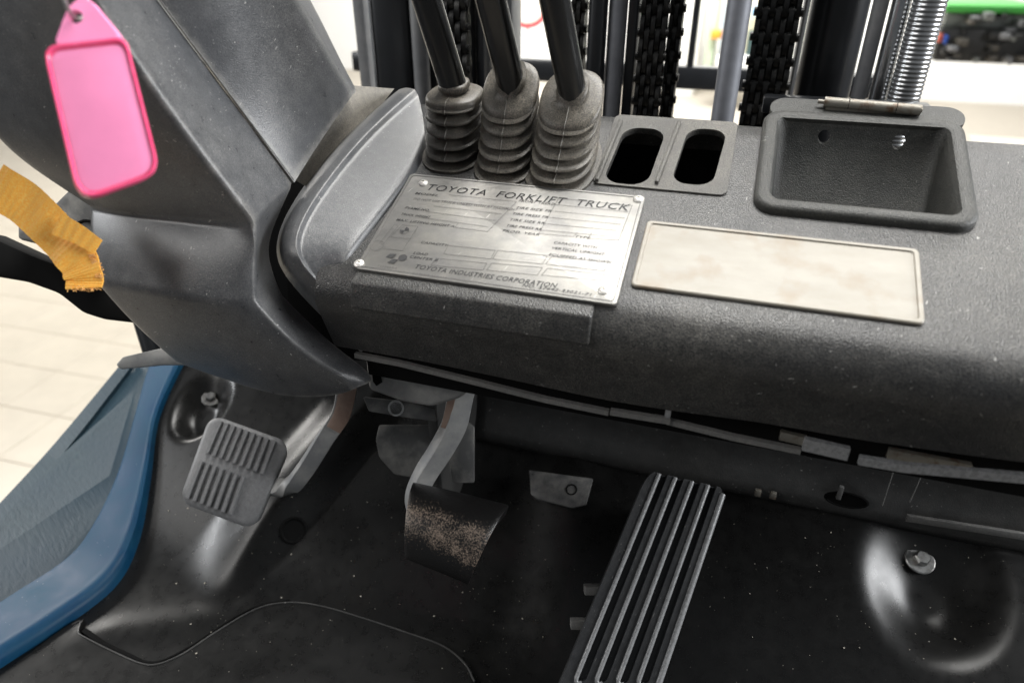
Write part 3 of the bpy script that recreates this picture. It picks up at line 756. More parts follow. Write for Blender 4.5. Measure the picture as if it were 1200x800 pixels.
# ---- control levers with bellows boots
def lever(px, pt, base_x, base_s, top, topd, ua, ub, half_x, half_s, Hh, tilt, nr, label):
    """boot from the dash top up to a cap; the lever leaves through the cap"""
    b0 = T(base_x, base_s, 0)
    tp = W(top[0], top[1], pixd(b0+ZN*Hh)); axis = tp-b0
    loops = []; seg = 32; n = nr*8
    def sect(c, fx, fs, a, k):
        ax = XN; fr = np.array([0, cos(k), sin(k)])
        return [c+ax*(fx*math.copysign(abs(cos(t))**.8, cos(t)))+fr*(fs*math.copysign(abs(sin(t))**.8, sin(t))) for t in [2*pi*i/seg for i in range(seg)]]
    loops.append(sect(b0-TN*.001, half_x*1.12, half_s*1.1, 0, TA)); loops.append(sect(b0+TN*.002, half_x*1.12, half_s*1.1, 0, TA))
    for i in range(n+1):
        t = i/n; ph = (i % 8)/8
        rd = .5-.5*cos(2*pi*ph)          # 0 in valley, 1 at ridge
        rd = rd**.6
        s = (1.0-.06*t)*(.70+.30*rd)
        c = b0+TN*.003+axis*(.02+.86*t)+np.array([0, .0008*sin(i), 0])
        loops.append(sect(c, half_x*s, half_s*s*(1-.22*t), 0, TA+(tilt-TA)*t**1.3))
    R = .0114
    cfin = b0+axis
    for m_, up_ in ((.94, -.07), (.96, -.02), (.93, .005), (.87, .018), (.66, .025), (.44, .035)):
        cc = b0+axis*(.90+up_*1.6)+TN*.003
        loops.append(sect(cc, half_x*m_, half_s*m_*.76, 0, tilt))
    loops.append(sect(b0+axis*1.03+TN*.003, R*1.15, R*1.15, 0, tilt)); loops.append(sect(b0+axis*1.10+TN*.003, R*1.05, R*1.05, 0, tilt))
    pt0 = b0+axis*.6; e = W(*pt, topd)
    d = e-tp
    path = [tp-d*.25]+[tp+d*t for t in np.linspace(0, 1, 8)]+[tp+d*1.6]
    lv = obj('control_lever', tube(path, R, 18), M['gloss'], FL, ang=50, label=label)
    obj('rubber_boot', loft(loops, True, False, True), M['rubber'], lv, ang=70, label='dusty ribbed rubber bellows boot')
    obj('mould_seam', tube([lp_[24]-YN*.0003 for lp_ in loops[2:-2]], .00055, 6), M['rubber'], lv, ang=60)
    return lv
lever(None, (500, 0), -.231, .156, (533, 107), .52, 0, 0, .0250, .031, .052, TA*.6, 5, 'black control lever with straight upright boot')
lever(None, (575, 0), -.1815, .150, (599, 98), .50, 0, 0, .0245, .034, .055, radians(48), 5, 'black control lever leaning out of a tilted boot cap')
lever(None, (650, 0), -.133, .148, (671, 110), .49, 0, 0, .0265, .038, .052, radians(42), 5, 'black control lever standing next to the empty slots')

# ---- steering column covers
up_cov = [
  [W(120, -90, .42), W(178, -10, .455), W(232, 62, .488), W(290, 140, .525), W(345, 214, .560)],
  [W(205, -110, .435), W(250, -30, .47), W(295, 45, .505), W(340, 115, .545), W(372, 170, .578)],
  [W(290, -120, .47), W(325, -40, .51), W(356, 10, .545), W(392, 75, .585), W(414, 110, .615)],
  [W(310, -110, .53), W(340, -40, .57), W(370, 10, .60), W(402, 78, .635), W(420, 108, .655)],
]
grid_mesh(up_cov, 3, .003, 'upper_column_cover', M['cover'], FL, (('row', 0, 1), ('col', 4, 1), ('row', 2, .5)), 'grey-black upper steering column cover')
obj('cover_seam', tube([W(u+1.5, v, d-.0005) for u, v, d in ((120, -90, .42), (178, -10, .455), (232, 62, .488), (290, 140, .525), (343, 211, .558))], .0005, 6), M['trim'], FL, label='dusty seam between the column covers')
# flange strip between upper cover and cowl
fs_ = [[W(408, 100, .655), W(380, 140, .628), W(356, 178, .600), W(340, 206, .578)], [W(436, 102, .672), W(404, 142, .646), W(376, 180, .618), W(352, 214, .594)], [W(462, 104, .69), W(428, 148, .668), W(396, 184, .642), W(366, 222, .618)]]
grid_mesh(fs_, 1, .002, 'column_flange', M['dusty'], FL, (('row', 0, 1), ('row', 2, 1), ('col', 0, 1), ('col', 3, 1)), 'dusty flange beside the column cover')
obj('gap_dark_filler', prism([W(u, v, .69) for u, v in [(330, 150), (420, 140), (470, 110), (480, 420), (340, 420)]], -FWD, .01), M['black'], FL)  # black filler added so the gap beside the column looks dark
lo_cov = [
  # right edge (seam, then gap edge)
  [W(119, -89, .4215), W(177, -9, .4565), W(231, 63, .4895), W(289, 141, .5265), W(343, 215, .561), W(321, 262, .565), W(310, 298, .568), W(330, 346, .564), W(388, 404, .563), W(430, 432, .566), W(438, 446, .572)],
  [W(104, -89, .405), W(160, -9, .440), W(215, 68, .472), W(272, 150, .51), W(326, 228, .545), W(313, 268, .549), W(305, 300, .551), W(319, 350, .549), W(375, 409, .551), W(418, 438, .556), W(428, 450, .562)],
  # ridge
  [W(66, -89, .365), W(112, -2, .400), W(166, 82, .430), W(228, 168, .465), W(296, 258, .505), W(301, 282, .512), W(298, 310, .517), W(299, 352, .522), W(346, 409, .538), W(400, 440, .548), W(414, 456, .558)],
  [W(50, -80, .372), W(92, 12, .408), W(143, 98, .440), W(204, 184, .476), W(274, 266, .520), W(286, 292, .513), W(287, 322, .514), W(284, 356, .520), W(322, 416, .545), W(376, 450, .556), W(395, 464, .566)],
  [W(10, -60, .41), W(50, 50, .45), W(98, 130, .478), W(150, 205, .505), W(205, 258, .535), W(212, 278, .528), W(216, 310, .524), W(216, 348, .524), W(258, 405, .552), W(310, 448, .572), W(335, 467, .582)],
  [W(-30, -20, .45), W(0, 80, .485), W(40, 160, .505), W(90, 214, .525), W(138, 252, .548), W(140, 268, .545), W(144, 300, .542), W(150, 338, .542), W(185, 385, .566), W(232, 428, .588), W(270, 447, .598)],
  [W(-60, 20, .48), W(-40, 110, .515), W(0, 170, .53), W(60, 212, .548), W(106, 242, .565), W(105, 262, .564), W(107, 295, .562), W(113, 331, .560), W(150, 374, .578), W(192, 412, .598), W(206, 424, .606)],
  [W(-50, 40, .55), W(-20, 130, .58), W(20, 185, .59), W(75, 222, .60), W(118, 246, .61), W(118, 266, .61), W(120, 297, .61), W(128, 333, .61), W(165, 372, .62), W(205, 405, .64), W(225, 415, .65)],
]
grid_mesh(lo_cov, 3, .003, 'lower_column_cover', M['cover'], FL, (('row', 0, .9), ('row', 2, .45), ('col', 4, .6), ('col', 7, .6), ('row', 6, .6)), 'faceted grey-black lower steering column cover')
# foot of the column: plate with slot and bracket below
foot = [[W(352, 452, .60), W(400, 462, .585), W(440, 440, .578), W(438, 412, .585)], [W(356, 468, .60), W(405, 466, .59), W(448, 452, .585), W(470, 425, .60)]]
bk = prism([W(u, v, d) for u, v, d in [(428, 418, .60), (480, 424, .59), (545, 440, .585), (556, 450, .585), (540, 466, .588), (505, 476, .592), (470, 470, .596), (432, 456, .60)]], -FWD*1.0, .03, .004, 3)
M['block'] = two('lit_bracket_metal', (.24, .24, .235), (.42, .41, .39), .4, .72, 45, .45, .1, .25, 300)  # lighter copy of the bracket metal, lit look painted into the colour
brk = obj('pedal_bracket', bk, M['block'], FL, ang=35, label='grey bracket block under the dashboard')
c = W(438, 432, .593); obj('bracket_slot', prism([W(434, 419, .594), W(440, 419, .594), W(447, 448, .594), W(441, 452, .594), (W(437, 447, .594))], -FWD, .004), M['black'], brk)
b2 = obj('bracket_tongue', prism([W(u, v, .63) for u, v in [(425, 465), (470, 470), (510, 478), (512, 494), (480, 490), (432, 482)]], -FWD, .006, .0015), M['bracket'], brk)
obj('tongue_hole', disc_stack(W(464, 478, .6290), -FWD, [(.0075, -.003), (.0075, .0006), (.0058, .0006), (.0055, -.001)], 20), M['zinc'], brk)
obj('heat_plate', prism([W(u, v, .70) for u, v in [(444, 498), (520, 498), (516, 548), (496, 562), (462, 556), (444, 536), (440, 515)]], -FWD, .006, .002), M['bracket'], FL, label='scratched grey plate behind the brake arm')

# ---- pedals
def bar(path, widths, thick, side, name, mat, parent, label=None):
    """flat bar swept along a path; side = width direction"""
    P = spline(path, 6); Wd = np.interp(np.linspace(0, 1, len(P)), np.linspace(0, 1, len(widths)), widths)
    loops = []
    for i, p in enumerate(P):
        d = P[min(i+1, len(P)-1)]-P[max(i-1, 0)]; d /= np.linalg.norm(d)
        s = np.asarray(side, dtype=float); s = s-d*np.dot(s, d); s /= np.linalg.norm(s); n = np.cross(d, s)
        w, t = Wd[i]/2, thick/2
        loops.append([p+s*a*w+n*b*t for a, b in ((1, .7), (.9, 1), (-.9, 1), (-1, .7), (-1, -.7), (-.9, -1), (.9, -1), (1, -.7))])
    return obj(name, loft(loops), mat, parent, ang=40, label=label)
# clutch pedal
cpl = bar([W(408, 450, .66), W(400, 485, .665), W(380, 515, .67), W(356, 552, .685), W(338, 570, .695), W(310, 568, .70), W(285, 555, .703)], [.019, .018, .017, .017, .017, .017, .016], .012, RT+.25*UP, 'clutch_pedal', M['arm'], FL, 'pedal with grey ribbed rubber pad and bent steel arm')
bar([W(409, 449, .6515), W(401.5, 484, .6565), W(391, 503, .659)], [.0165, .016, .0145], .003, RT+.25*UP, 'arm_paint', M['armrust'], cpl, 'pinkish worn paint on the pedal arm')
pc = W(274, 546, .690); 
e1 = W(338, 514, .69)-W(254, 492, .69); e1 /= np.linalg.norm(e1)
e2 = W(250, 500, .70)-W(212, 578, .675); e2 -= e1*np.dot(e1, e2); e2 /= np.linalg.norm(e2); e3 = np.cross(e1, e2)
if e3@FWD > 0: e3 = -e3
cpx = [(1.1*x*(1+1.2*y), 1.04*y-.10*x) for x, y in rrect(-.039, .039, -.048, .040, .013)]
def curve3(x, y, h): return pc+e1*x+e2*y+e3*(h-.9*x*x*2.2-1.3*y*y)
cpl_pad = obj('pedal_pad', loft([[curve3(x*.96, y*.96, -.013) for x, y in cpx], [curve3(x, y, -.001) for x, y in cpx], [curve3(x*.97, y*.97, .0008) for x, y in cpx], [curve3(x*.90, y*.90, .0015) for x, y in cpx], [curve3(x*.5, y*.5, .0015) for x, y in cpx], [curve3(x*.1, y*.1, .0015) for x, y in cpx]]), M['padrubber'], cpl, ang=45, label='grey rubber pedal pad with two rows of ribs')
def rib(x, y0, y1, w):
    y0, y1 = y0-.10*x, y1-.10*x
    prof_ = [(-w/2, 0.0), (-w*.36, .0044), (w*.36, .0044), (w/2, 0.0)]
    return loft([[curve3(x+a, y, .0013+b_) for a, b_ in prof_] for y in np.linspace(y0, y1, 6)])
for i in range(9):
    x = -.026+i*.0066; obj('rubber_rib', rib(x*1.12, .0025, .0370, .0043), M['padrubber'], cpl, ang=40)
for i in range(7):
    x = -.028+i*.0068; obj('rubber_rib', rib(x*1.12, -.044, -.0065, .0043), M['padrubber'], cpl, ang=40)
# brake pedal
bpl = bar([W(546, 438, .628), W(539, 468, .632), W(532, 498, .636), W(516, 528, .642), W(498, 556, .648), W(487, 583, .65), W(492, 606, .648)], [.022, .022, .022, .021, .020, .018, .016], .014, RT*.8-.2*UP+.5*FWD, 'brake_pedal', M['arm'], FL, 'pedal with worn curved black pad and thick steel arm')
bar([W(533, 452, .6215), W(527, 476, .6245), W(520, 500, .629)], [.007, .007, .005], .006, RT, 'arm_paint', M['armrust'], bpl, 'rust-pink edge of the brake arm')
q00, q10, q11, q01 = W(484, 564, .635), W(597, 591, .625), W(549, 686, .600), W(474, 655, .605)
def bq(a, b_, h=0):
    # the pad is a sheet curved about the sideways axis
    p = (q00*(1-a)+q10*a)*(1-b_)+(q01*(1-a)+q11*a)*b_
    nn = np.cross(q10-q00, q01-q00); nn /= np.linalg.norm(nn)
    if nn@FWD > 0: nn = -nn
    bulge = .024*(4*b_*(1-b_))**.9*.9+.004*(4*a*(1-a))
    return p+nn*(bulge+h)
na, nb = 15, 22
rows = [[bq(i/(na-1), j/(nb-1)) for i in range(na)] for j in range(nb)]
bm = bmesh.new(); V = [[bm.verts.new(tuple(p)) for p in r] for r in rows]
for j in range(nb-1):
    for i in range(na-1):
        f = bm.faces.new((V[j][i], V[j][i+1], V[j+1][i+1], V[j+1][i]))
        uvl = bm.loops.layers.uv.verify()
        for l_, (a_, b_) in zip(f.loops, ((i, j), (i+1, j), (i+1, j+1), (i, j+1))): l_[uvl].uv = (a_/(na-1), b_/(nb-1))
bm.normal_update()
if sum(f.normal.dot(Vector(-FWD)) for f in bm.faces) < 0:
    for f in bm.faces: f.normal_flip()
me = bpy.data.meshes.new('pedal_pad'); bm.to_mesh(me); bm.free()
bpad = obj('pedal_pad', me, M['brakepad'], bpl, ang=0, label='worn shiny black brake pad rubbed to bare brown')
baked(bpad, ('SOLIDIFY', dict(thickness=.011, offset=-1)), ('BEVEL', dict(width=.0015, segments=2)))
smooth(bpad.data, 40)
obj('pedal_link', prism([W(u, v, .665) for u, v in [(538, 486), (556, 500), (556, 566), (530, 566), (526, 540)]], -FWD, .008, .002), M['bracket'], bpl)
# accelerator
a00, a10, a11, a01 = W(760, 551, .672), W(851, 572, .664), W(764, 830, .592), W(644, 828, .602)
aex = a10-a00; aey = a01-a00; an = np.cross(aex, aey); an /= np.linalg.norm(an)
if an@FWD > 0: an = -an
def aq(a, b_, h=0): return (a00*(1-a)+a10*a)*(1-b_)+(a01*(1-a)+a11*a)*b_+an*h
def aloop(i, h, r=.10): return [aq(x, y, h) for x, y in [(xx, yy*1.0) for xx, yy in rrect(0+i, 1-i, 0+i*.35, 1-i*.35, r, 6)]]
acc = obj('accelerator_pedal', loft([aloop(0, -.014, .09), aloop(0, 0, .09)]), M['accel'], FL, ang=0, label='long black accelerator pedal with four lengthwise grooves')
fix(acc)
cutters = []
for a in (.205, .415, .630, .835):
    lpx = [(a-.046, -.1), (a+.046, -.1)]+[(a+.046*cos(t), .885+.014*sin(t)) for t in np.linspace(0, pi, 9)]
    cutters.append(loft([[aq(x, y, -.0075) for x, y in lpx], [aq(x, y, .01) for x, y in lpx]]))
cut(acc, cutters)
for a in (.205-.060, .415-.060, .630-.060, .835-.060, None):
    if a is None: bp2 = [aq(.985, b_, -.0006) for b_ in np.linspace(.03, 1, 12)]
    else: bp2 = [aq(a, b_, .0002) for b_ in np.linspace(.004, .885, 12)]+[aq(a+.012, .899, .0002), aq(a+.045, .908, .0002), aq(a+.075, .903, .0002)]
    obj('lip_highlight', tube(bp2, .0021 if a else .0028, 8), M['litlip_trim'], acc, ang=60)  # pale beads stand in for highlights on groove lips and right edge
acc.data.materials.append(M['litlip_trim'])
baked(acc, ('BEVEL', dict(width=.0017, segments=1, limit_method='ANGLE', angle_limit=radians(40), material=1)))  # chamfers get the pale colour so they look lit
for u, v in ((693, 690), (677, 730)):
    c = W(u, v, .655); obj('pivot_clip', box(c, RT, UP, -FWD, -.007, .012, -.004, .004, -.006, .006, bev=.001), M['trim'], acc)
obj('pedal_support', prism([aq(.3, .1, -.013), aq(.7, .1, -.013), aq(.7, .9, -.013), aq(.3, .9, -.013)], an, .05), M['black'], acc)

# ---- bits at the left of the column
obj('side_cover', prism([W(u, v, .66) for u, v in [(-30, 268), (40, 300), (110, 325), (172, 380), (120, 374), (95, 366), (66, 343), (30, 330), (-30, 320)]], -FWD, .04, .004), M['black'], FL, label='black moulded cover behind the column')
ob = obj('column_bracket', prism([W(u, v, .64) for u, v in [(20, 258), (52, 250), (84, 218), (104, 222), (116, 250), (118, 320), (92, 300), (60, 290), (20, 280)]], -FWD, .02, .003), M['bracket'], FL)
obj('bracket_hole', disc_stack(W(101, 272, .6395), -FWD, [(.012, -.003), (.012, .0008), (.010, .0008), (.009, -.001)], 20), M['black'], ob)
obj('tilt_lever', prism([W(u, v, d) for u, v, d in [(135, 427, .67), (143, 418, .67), (188, 408, .68), (230, 408, .69), (230, 428, .69), (190, 428, .68), (140, 433, .67)]], -FWD, .006, .002), M['arm'], FL, label='grey flat lever end below the column')
obj('side_strut', tube([W(162, 360, .80), W(182, 425, .80)], .010, 12), M['mast'], FL)

# ---- mast behind the dash
mastE = obj('mast', box((0, 0, 0), XN, YN, ZN, -.60, .36, .86, .95, -.55, -.45, bev=.006), M['mast'], FL, label='black lift mast behind the dashboard')
def ux(u, y, v=50): return onp(u, v, YN, (0, y, 0))[0]
def vbox(u0, u1, y, dep, name, mat, z0=-.55, z1=1.5, bev=.003, label=None):
    x0, x1 = ux(u0, y), ux(u1, y)
    return obj(name, box((0, 0, 0), XN, YN, ZN, x0, x1, y, y+dep, z0, z1, bev=bev), mat, mastE, label=label)
def vcyl(u0, u1, y, name, mat, z0=-.55, z1=1.5, label=None):
    x0, x1 = ux(u0, y), ux(u1, y); r = (x1-x0)/2
    return obj(name, tube([((x0+x1)/2, y+r, z0), ((x0+x1)/2, y+r, z1)], r, 28), mat, mastE, ang=40, label=label)
vbox(417, 430, .93, .03, 'mast_rail', M['mastgrey'])
vbox(437, 479, .85, .08, 'mast_rail', M['mast'], bev=.008, label='thick glossy black mast rail')
vbox(434, 439, .86, .03, 'mast_rail', M['chrome'])
vcyl(479, 497, .85, 'hydraulic_pipe', M['mastgrey'])
vbox(498, 509, .87, .05, 'mast_rail', M['mast'])
vbox(547, 556, .86, .05, 'mast_rail', M['mast']); vbox(557, 567, .84, .05, 'mast_rail', M['mast'])
vbox(590, 600, .88, .04, 'mast_rail', M['mastgrey'])
vcyl(686, 708, .83, 'hydraulic_pipe', M['mast']); vcyl(709, 731, .84, 'hydraulic_pipe', M['rod']); vbox(733, 746, .85, .05, 'mast_rail', M['mast'])
vcyl(845, 874, .80, 'tilt_rod', M['rod'], label='dull grey round rod')
vbox(934, 941, .85, .03, 'mast_rail', M['mastgrey'])
vcyl(943, 1014, .86, 'lift_cylinder', M['mast'], label='thick black lift cylinder')
vcyl(1013, 1032, .84, 'hydraulic_pipe', M['mastgrey']); vcyl(1035, 1058, .84, 'hydraulic_pipe', M['chrome'])
# corrugated hose
x0, x1 = ux(1060, .82), ux(1102, .82); r = (x1-x0)/2
hp = []; hr = []
zz = -.30
while zz < 1.3:
    for k, f in ((0, .945), (.0011, .985), (.0021, 1.0), (.0032, .985)): hp.append(((x0+x1)/2, .82+r, zz+k)); hr.append(r*f)
    zz += .0043
obj('corrugated_hose', tube(hp, hr, 24), M['hose'], mastE, ang=70, label='silver corrugated hose')
# lift chains: leaf links
def chain(u0, u1, y, npl, name_label):
    x0, x1 = ux(u0, y), ux(u1, y); w = x1-x0
    ch = obj('lift_chain', box((0, 0, 0), XN, YN, ZN, x0+w*.02, x1-w*.02, y+.010, y+.018, -.5, 1.3), M['chain'], mastE, label=name_label)
    pitch = .024; z = .28; k = 0
    tw = w/npl
    b = bmesh.new()
    for i in range(npl):
        if True:
            merge(b, loft([[np.array([x0+tw*(i+.12), y+.011+.010*sin(a)*(1+.0), .024*cos(a)*.5*(1.25)+.012*((i % 2))]) for a in [2*pi*q/14 for q in range(14)]],
                           [np.array([x0+tw*(i+.88), y+.011+.010*sin(a), .024*cos(a)*.5*(1.25)+.012*((i % 2))]) for a in [2*pi*q/14 for q in range(14)]]]))
    tube([(x0-.002, y+.008, -.006), (x1+.002, y+.008, -.006)], .0045, 10, bm=b)
    bmesh.ops.recalc_face_normals(b, faces=b.faces)
    me = bpy.data.meshes.new('chain_link'); b.to_mesh(me); b.free()
    first = None
    while z < .72:
        if first is None:
            first = obj('chain_link', me, M['chain'], ch, ang=40, origin=(0, 0, 0)); first.location = Vector((0, 0, z))-Vector(WL[ch.name])
        else:
            c = first.copy(); COL.objects.link(c); c.location = Vector((0, 0, z))-Vector(WL[ch.name])
        z += pitch
chain(512, 546, .82, 5, 'greasy leaf chain beside the lever')
chain(667, 684, .84, 3, 'greasy leaf chain between rails')
chain(747, 779, .82, 5, 'greasy leaf chain'); chain(780, 797, .84, 3, 'narrow greasy leaf chain')
chain(880, 933, .82, 7, 'wide greasy leaf chain beside the lift cylinder')
# bracket over the mast foot behind the bin
obj('mast_bracket', box(W(990, 124, .66), XN, YN, ZN, -.075, .075, 0, .02, -.012, .004, bev=.002), M['mast'], mastE)
# load backrest frame in front of the mast
BY = 1.45
def bx_(u0, v0, u1, v1): return onp(u0, v0, YN, (0, BY, 0)), onp(u1, v1, YN, (0, BY, 0))
zt, zb_ = onp(820, 80, YN, (0, BY, 0))[2], onp(820, 106, YN, (0, BY, 0))[2]
br = obj('load_backrest', box((0, 0, 0), XN, YN, ZN, -.85, .30, BY, BY+.04, zb_, zt, bev=.004), M['mast'], FL, label='black load backrest frame beyond the mast')
x_ = onp(810, 60, YN, (0, BY, 0))[0]
obj('backrest_bar', box((0, 0, 0), XN, YN, ZN, x_-.006, x_+.006, BY+.005, BY+.03, zt-.005, 1.6), M['mast'], br)
x_ = onp(1150, 60, YN, (0, BY, 0))[0]

# ================================================================== LOOSE THINGS
# pink key tag hanging from its ring
KT = empty('key_tag', W(115, 228, .335), 'pink plastic key tag with pale insert hanging by the steering column', 'key tag')
kd = .335
ko, kr, ku = W(110, 130, kd), RT, UP
k1 = W(150, 60, kd)-W(180, 195, kd); k1 /= np.linalg.norm(k1); k2 = np.cross(k1, FWD); k2 /= np.linalg.norm(k2); k3 = -FWD
# outline in pixels at the tag's own distance, tilted a little
def kt(u, v, h=0): return W(u, v, kd+.00006*(u-110))-FWD*h
body = [(52, 62), (60, 52), (140, 43), (149, 50), (184, 188), (181, 202), (170, 210), (112, 231), (98, 229), (88, 216)]
def kloop(pts, f, h):
    c = np.mean(pts, axis=0); return [kt(c[0]+(p[0]-c[0])*f, c[1]+(p[1]-c[1])*f, h) for p in pts]
def rnd(pts, n=3):
    out = []
    m = len(pts)
    for i in range(m):
        a, b_, c_ = np.array(pts[i-1], float), np.array(pts[i], float), np.array(pts[(i+1) % m], float)
        ra = b_+(a-b_)*min(.35, 9/np.linalg.norm(a-b_)); rc = b_+(c_-b_)*min(.35, 9/np.linalg.norm(c_-b_))
        for k in range(n+1):
            t = k/n; out.append(tuple((1-t)**2*ra+2*t*(1-t)*b_+t*t*rc))
    return out
bo = rnd(body)
inner = rnd([(68, 66), (135, 60), (141, 64), (174, 190), (171, 198), (112, 218), (104, 215)])
shell = loft([[p-RT*.0045 for p in kloop(bo, .99, -.0065)], kloop(bo, 1.0, -.0005), kloop(bo, .985, .0006), kloop(bo, .955, .0006), kloop(bo, .925, -.0008)])
obj('tag_body', shell, M['pink'], KT, ang=40)
obj('tag_insert', loft([kloop(bo, .915, -.0012), kloop(bo, .915, -.0004), kloop(bo, .90, -.0003)]), M['pinkpaper'], KT, ang=40, label='pale pink paper insert')
head = rnd([(62, 53), (78, 10), (92, -4), (104, -2), (142, 44)])
hd = obj('tag_eyelet', loft([kloop(head, 1, -.004), kloop(head, 1, -.0008), kloop(head, .97, -.0002)]), M['pinkpaper'], KT, ang=40)
cut(hd, [disc_stack(W(90, 21, kd), -FWD, [(.0034, -.01), (.0034, .01)], 20)]); smooth(hd.data, 40)
rc = W(88, 2, kd); obj('split_ring', tube([rc+np.array(FWD)*.010*cos(a)+UP*(.012*sin(a)+.004) for a in np.linspace(0, 2*pi, 30)], .0011, 8), M['zinc'], KT)
ka = W(88, -28, kd); kb = W(100, -45, .40)
obj('key', tube([ka, kb], .0025, 8), M['zinc'], KT)

# orange webbing strap with frayed ends
ST = []
sp = [(-10, 215, .50), (30, 240, .50), (66, 275, .497), (88, 302, .493), (97, 322, .492), (98, 338, .492)]
cs = spline([W(*p) for p in sp], 24)
loops = []
for i, p in enumerate(cs):
    d = cs[min(i+1, len(cs)-1)]-cs[max(i-1, 0)]; d /= np.linalg.norm(d); s = np.cross(d, FWD); s /= np.linalg.norm(s)
    w = .0165*(1-.22*i/len(cs)); hs = [.00022*sin(i*1.45)+.0003*sin(i*.3+q) for q in range(7)]
    wob = -FWD*(.0008*sin(i*.22))
    topr = [p+s*(w*(q/3-1))-FWD*hs[q]+wob for q in range(7)]; botr = [t+FWD*.0014 for t in topr[::-1]]
    loops.append(topr+botr)
stb = loft(loops)
strap = obj('orange_strap', stb, M['orange'], None, ang=60)
strap['label'] = 'orange woven strap with frayed end beside the column cover'; strap['category'] = 'strap'
fk = spline([W(66, 262, .4905), W(90, 274, .4895), W(114, 289, .489)], 10); fl_ = []
for i, p in enumerate(fk):
    d = fk[min(i+1, len(fk)-1)]-fk[max(i-1, 0)]; d /= np.linalg.norm(d); s_ = np.cross(d, FWD); s_ /= np.linalg.norm(s_); w = .0085*(1-.35*i/len(fk))
    tr = [p+s_*(w*(q/2-1))-FWD*(.0003*sin(i*1.5)) for q in range(5)]; fl_.append(tr+[t+FWD*.0012 for t in tr[::-1]])
obj('torn_strip', loft(fl_), M['orange'], strap, ang=60)
fb = bmesh.new(); e = cs[-1]; d = cs[-1]-cs[-3]; d /= np.linalg.norm(d); s = np.cross(d, FWD); s /= np.linalg.norm(s)
for k in range(34):
    a = random.uniform(-1, 1); p = e+s*.0098*a-d*.002; L_ = random.uniform(.0015, .0045)
    tube([p, p+d*L_*.5+s*random.uniform(-.002, .002), p+d*L_+s*random.uniform(-.004, .004)-FWD*random.uniform(-.002, .002)], .00035, 5, bm=fb)
fr = cs[84]
for k in range(22):
    p = cs[random.randint(72, 108)]; d2 = cs[90]-cs[84]; d2 /= np.linalg.norm(d2); s2 = np.cross(d2, FWD); s2 /= np.linalg.norm(s2)
    sg = 1 if (p+s2)@RT > (p-s2)@RT else -1
    p = p+s2*sg*.009; tube([p, p+s2*sg*random.uniform(.001, .004)+d2*random.uniform(0, .002), p+s2*sg*random.uniform(.003, .007)+d2*random.uniform(0, .005)], .00035, 5, bm=fb)
obj('frayed_threads', fb, plain('orange_thread', (.90, .48, .16), .8), strap)['kind'] = 'stuff'

# ================================================================== BACKGROUND THINGS
def far(u, v, y): return onp(u, v, YN, (0, y, 0))
# round red-rimmed sign on a stand
c = far(618, 4, 8.5); r = .27
sg = empty('round_sign', (c[0], 8.5, GZ), 'round white sign with red rim on a thin post in the hall', 'sign')
obj('sign_disc', disc_stack(c, -YN, [(r*.8, -.02), (r*.8, .006), (r*.2, .008)], 32), plain('sign_white', (.78, .70, .62), .5), sg)
obj('sign_rim', disc_stack(c, -YN, [(r, -.022), (r, .0), (r*.97, .004), (r*.82, .004)], 32), plain('sign_red', (.62, .04, .06), .5), sg)
obj('post', tube([(c[0], 8.53, GZ), (c[0], 8.53, c[2]-r*.9)], .012, 10), plain('post_grey', (.5, .5, .5), .5), sg)
obj('base', disc_stack((c[0], 8.53, GZ), ZN, [(.18, 0), (.18, .03), (.05, .05)], 24), plain('post_base', (.5, .5, .5), .5), sg)
# green machine far right: low dark body, green hood, wheels
def bthing(name, label, cat, u, v0, y, parts):
    base = far(u, v0, y); e = empty(name, (base[0], y, GZ), label, cat)
    return e
def fbox(parent, name, u0, u1, v0, v1, y, dep, mat, bev=.02):
    a, b_ = far(u0, v1, y), far(u1, v0, y)
    return obj(name, box((0, 0, 0), XN, YN, ZN, min(a[0], b_[0]), max(a[0], b_[0]), y, y+dep, min(a[2], b_[2]), max(a[2], b_[2]), bev=bev), mat, parent)
gm = empty('green_machine', (far(1150, 80, 5)[0], 5.0, GZ), 'green and black machine parked in the hall behind the hose', 'machine')
G1 = plain('green_paint', (.06, .42, .06), .4); K1 = plain('machine_black', (.02, .02, .02), .5, 0, .5, .3, 8); GR = plain('machine_grey', (.18, .19, .18), .5, 0, .5, .4, 12)
fbox(gm, 'hood', 1106, 1230, 8, 15, 5.0, .8, G1); fbox(gm, 'body', 1104, 1240, 15, 34, 5.1, .7, GR); fbox(gm, 'chassis', 1092, 1260, 36, 72, 5.05, .7, K1)
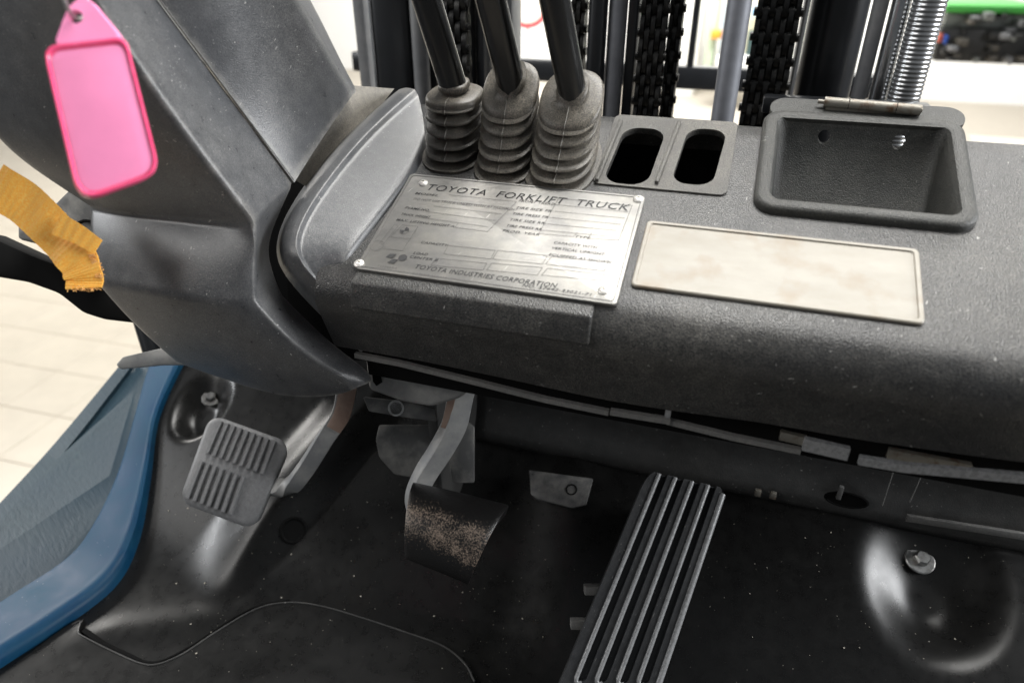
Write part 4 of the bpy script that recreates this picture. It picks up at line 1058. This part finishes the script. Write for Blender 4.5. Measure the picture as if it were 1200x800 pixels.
for k in range(26):
    u_, v_ = random.uniform(1102, 1200), random.uniform(14, 70); w_ = random.uniform(4, 16)
    fbox(gm, 'machine_fitting', u_, u_+w_, v_, v_+random.uniform(3, 9), 4.9+random.uniform(0, .1), .15, random.choice((GR, K1, K1, M['mastgrey'], M['rubber'])), .008)
fbox(gm, 'panel', 1098, 1106, 40, 50, 4.98, .05, plain('red_part', (.6, .12, .08), .5), .005); fbox(gm, 'panel', 1106, 1112, 42, 52, 4.97, .05, plain('blue_part', (.02, .1, .55), .5), .005)
for uu in (1130, 1215):
    cc = far(uu, 74, 5.0); R_ = cc[2]-GZ
    obj('wheel', disc_stack((cc[0], 5.1, GZ+.16), -YN, [(.15, -.2), (.16, -.1), (.15, 0), (.1, .01)], 28), K1, gm)
# shelf with goods seen past the grey rod
sh = empty('display_shelf', (far(880, 80, 9.5)[0], 9.5, GZ), 'pale display shelf with blue and orange goods by the white wall', 'shelf')
fbox(sh, 'back_panel', 840, 950, -60, 80, 9.8, .05, plain('shelf_cream', (.72, .66, .48), .6)); fbox(sh, 'board', 838, 952, 70, 80, 9.4, .4, plain('shelf_white', (.8, .8, .78), .5))
fbox(sh, 'upright', 832, 842, -60, 95, 9.4, .4, plain('upright_green', (.45, .55, .40), .5)); fbox(sh, 'upright', 948, 958, -60, 95, 9.4, .4, plain('upright_green2', (.45, .55, .40), .5))
fbox(sh, 'plinth', 838, 952, 80, 100, 9.4, .4, plain('plinth', (.5, .46, .4), .5))
fbox(sh, 'box', 842, 860, 5, 70, 9.5, .2, plain('goods_blue', (.03, .16, .32), .5)); fbox(sh, 'box', 832, 846, 36, 46, 9.3, .1, plain('goods_orange', (.8, .30, .03), .5)); fbox(sh, 'box', 872, 886, 37, 70, 9.5, .2, plain('goods_dark', (.03, .06, .06), .5)); fbox(sh, 'box', 880, 902, 8, 20, 9.5, .2, plain('goods_blue2', (.1, .25, .42), .5))
# bright white cabinet panels behind the mast
wc = empty('white_cabinet', (far(800, 95, 10.2)[0], 10.2, GZ), 'white cabinet standing against the back wall', 'cabinet')
fbox(wc, 'body', 770, 836, -80, 112, 10.3, .5, M['wall']); fbox(wc, 'door', 772, 802, -80, 106, 10.25, .04, M['wall'])
